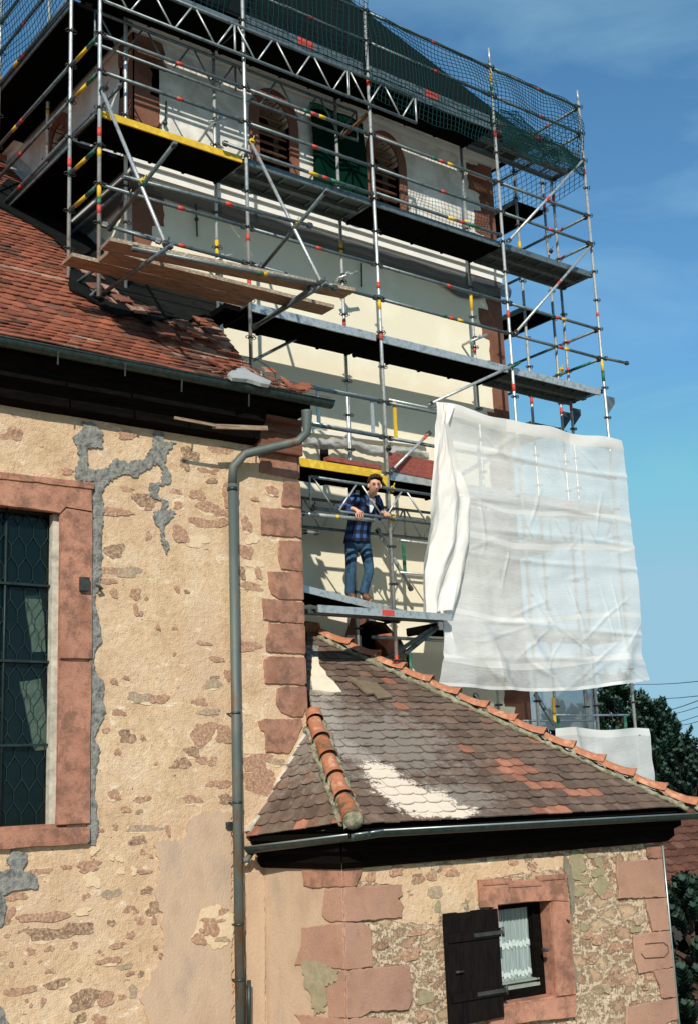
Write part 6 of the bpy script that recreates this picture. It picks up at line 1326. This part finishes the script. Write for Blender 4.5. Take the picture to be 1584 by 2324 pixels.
for i in range(330):
    th = rr.uniform(0, 6.283); ph = rr.uniform(.0, 1.75)
    d = V((math.sin(ph) * math.cos(th), math.sin(ph) * math.sin(th), math.cos(ph)))
    if d.dot(fwd) > .30 and d.z < .36: continue
    if d.z < -.05 and d.dot(fwd) > -.1: continue
    p = hd1.lerp(hd2, .5) + V((d.x * .092, d.y * .098, d.z * .088 + .012)); mb.ball(p, rr.uniform(.009, .017), 0, 6, 4)
mb.build('hair', MT['hair'], man)
# ------------------------------------------------------------------ background
def far(x, y, d): return ray(x, y) / 2740 * d
def conifer(base, h, rad, nsh, mat, label, seed, grp='dark conifers behind the scaffold', z0=.12):
    t = thing('conifer', base, label, 'tree', grp); rr = random.Random(seed); base = V(base)
    mb = MB(); mb.tube([base, base + V((.1, 0, h * .4)), base + V((0, 0, h * .95))], [h * .025, h * .017, .03], 0, 8)
    cr = MB()
    for i in range(nsh):
        f = z0 + (1 - z0) * rr.random() ** .85; an = rr.uniform(0, 6.283); prof = rad * (min(1, (1 - f) * 1.9) ** .75) * (1 + .25 * math.sin(an * 3 + seed) * math.sin(f * 14 + an)); rr0 = prof * rr.uniform(.45, 1.0)
        p = base + V((rr0 * math.cos(an), rr0 * math.sin(an), h * f)); dr = V((math.cos(an) * .45, math.sin(an) * .45, rr.uniform(.5, 1.2))).normalized(); L = rr.uniform(.5, 1.05) * (h / 9)
        if i % 6 == 0: mb.tube([base + V((0, 0, h * f * .85)), p], [.05, .02], 0, 5, False)
        for k in range(30):
            q = k / 30; c = p + dr * L * q; a2 = k * 2.4; w_ = .20 * L * (1.15 - q) + .05
            x = dr.orthogonal().normalized(); y = dr.cross(x); o = (x * math.cos(a2) + y * math.sin(a2)); s = dr.cross(o) * .045; e = c + o * w_ + dr * w_ * .9
            cr.face([c + s, e + s * .3, e - s * .3, c - s])
    mb.build('trunk', MT['bark'], t); cr.build('crown', mat, t)
def gb(x, d): p = far(x, 1900, d); return V((p.x, p.y, GZ))
conifer(gb(1418, 34), 5.9, 2.2, 520, MT['needle'], 'dark conifer seen through the lower right scaffold rails, tallest of the group', 1)
conifer(gb(1500, 33), 5.2, 1.9, 520, MT['needle'], 'dark conifer just right of the small white sheet', 2)
conifer(gb(1580, 31), 3.9, 1.9, 520, MT['needle2'], 'dark conifer at the right edge of the picture, cut by the frame', 3)
conifer(gb(1292, 38), 5.5, 1.4, 260, MT['needle2'], 'dark conifer glimpsed between the tower corner and the scaffold pole', 4)
conifer(gb(1350, 40), 5.4, 1.8, 300, MT['needle2'], 'dark conifer furthest back between the guard frames', 5)
conifer(gb(1640, 36), 4.0, 2.3, 300, MT['needle'], 'dark conifer mostly outside the right edge behind the others', 6)
conifer(gb(1545, 15.5), 2.1, .8, 200, MT['needle2'], 'small dark shrub like conifer beside the corner of the side building', 7, None, .02)
# outbuilding
hb = thing('outbuilding', far(1560, 2200, 19) * V((1, 1, 0)) if False else V((far(1560, 2200, 19).x, far(1560, 2200, 19).y, GZ)), 'dark outbuilding with red tiled roof behind the right corner of the side building', 'building')
e0 = far(1490, 2025, 19); hx = V((1, -.12, 0)).normalized(); hy = V((.12, 1, 0)).normalized(); e0 = V((e0.x, e0.y, e0.z)) - hx * 1.2
rz = SLh = .62; HP = Plane(e0, hx, (-hy * SLh + V((0, 0, 1))), (hy + V((0, 0, SLh))))
mb = MB(); tiles(mb, HP, [(0, 0), (9, 0), (9, 2.1), (0, 2.1)], .22, .2, lambda c, r: 1 if r.random() < .25 else 0, 31, .05, .02); mb.build('roof_tiles', [tilemat('dull_red_clay_tile', (.13, .055, .035)), MT['tnaved']], hb)
mb = MB(); top_ = HP.pt(0, 2.1, 0); w0 = e0 + hy * .3
mb.mesh([e0 - V((0, 0, .03)), e0 + hx * 9 - V((0, 0, .03)), top_ + hx * 9 - V((0, 0, .05)), top_ - V((0, 0, .05)), top_ + hy * 3 - V((0, 0, 2)), top_ + hy * 3 + hx * 9 - V((0, 0, 2))], [(0, 1, 2, 3), (3, 2, 5, 4)]); mb.build('roof_boarding', MT['wood_dark'], hb)
mb = MB(); bk = w0 + hy * 5; mb.mesh([V((p.x, p.y, z)) for p in (w0, w0 + hx * 9, bk + hx * 9, bk) for z in (GZ, e0.z - .02)], [(0, 2, 3, 1), (2, 4, 5, 3), (4, 6, 7, 5), (6, 0, 1, 7)]); mb.build('wall', MT['hwall'], hb)
mb = MB(); mb.bar(e0 - V((0, .03, .06)), e0 + hx * 9 - V((0, .03, .06)), .03, .09); mb.build('fascia', MT['lead'], hb)
for i, xx in enumerate((1.9, 2.35, 3.0)):
    p = w0 + hx * xx - hy * .04; mb = MB(); mb.b2((p.x - .05, p.y - .02, e0.z - 1.55 + .1 * i), (p.x + .05, p.y + .02, e0.z - 1.25 - .2 * (i == 1))); mb.build('white_fitting', MT['bandwhite'], hb)
# overhead wires
for i, (a, b_) in enumerate(((zd(1200, 322), zd(1700, 250)), (zd(1230, 442), zd(1700, 370)), (zd(1300, 548), zd(1700, 375)), (zd(1320, 580), zd(1700, 435)), (zd(1340, 652), zd(1700, 505)), (zd(1400, 668), zd(1700, 560)))):
    p = far(*a, 52); q = far(*b_, 40); L = q - p; q = p + L * 2.2; p = p - L * .6; mb = MB(); mb.tube([p.lerp(q, t / 8) - V((0, 0, .25 * math.sin(math.pi * t / 8))) for t in range(9)], .016, 0, 4)
    tag(mb.build('overhead_wire', MT['wire']), ['uppermost thin overhead wire in the sky right of the big sheet', 'second overhead wire from the top in the right sky', 'third overhead wire from the top above the conifers', 'fourth overhead wire from the top above the conifers', 'fifth overhead wire, just above the lowest one', 'lowest overhead wire skimming the conifer tops'][i], 'wire', 'overhead wires at the right edge')
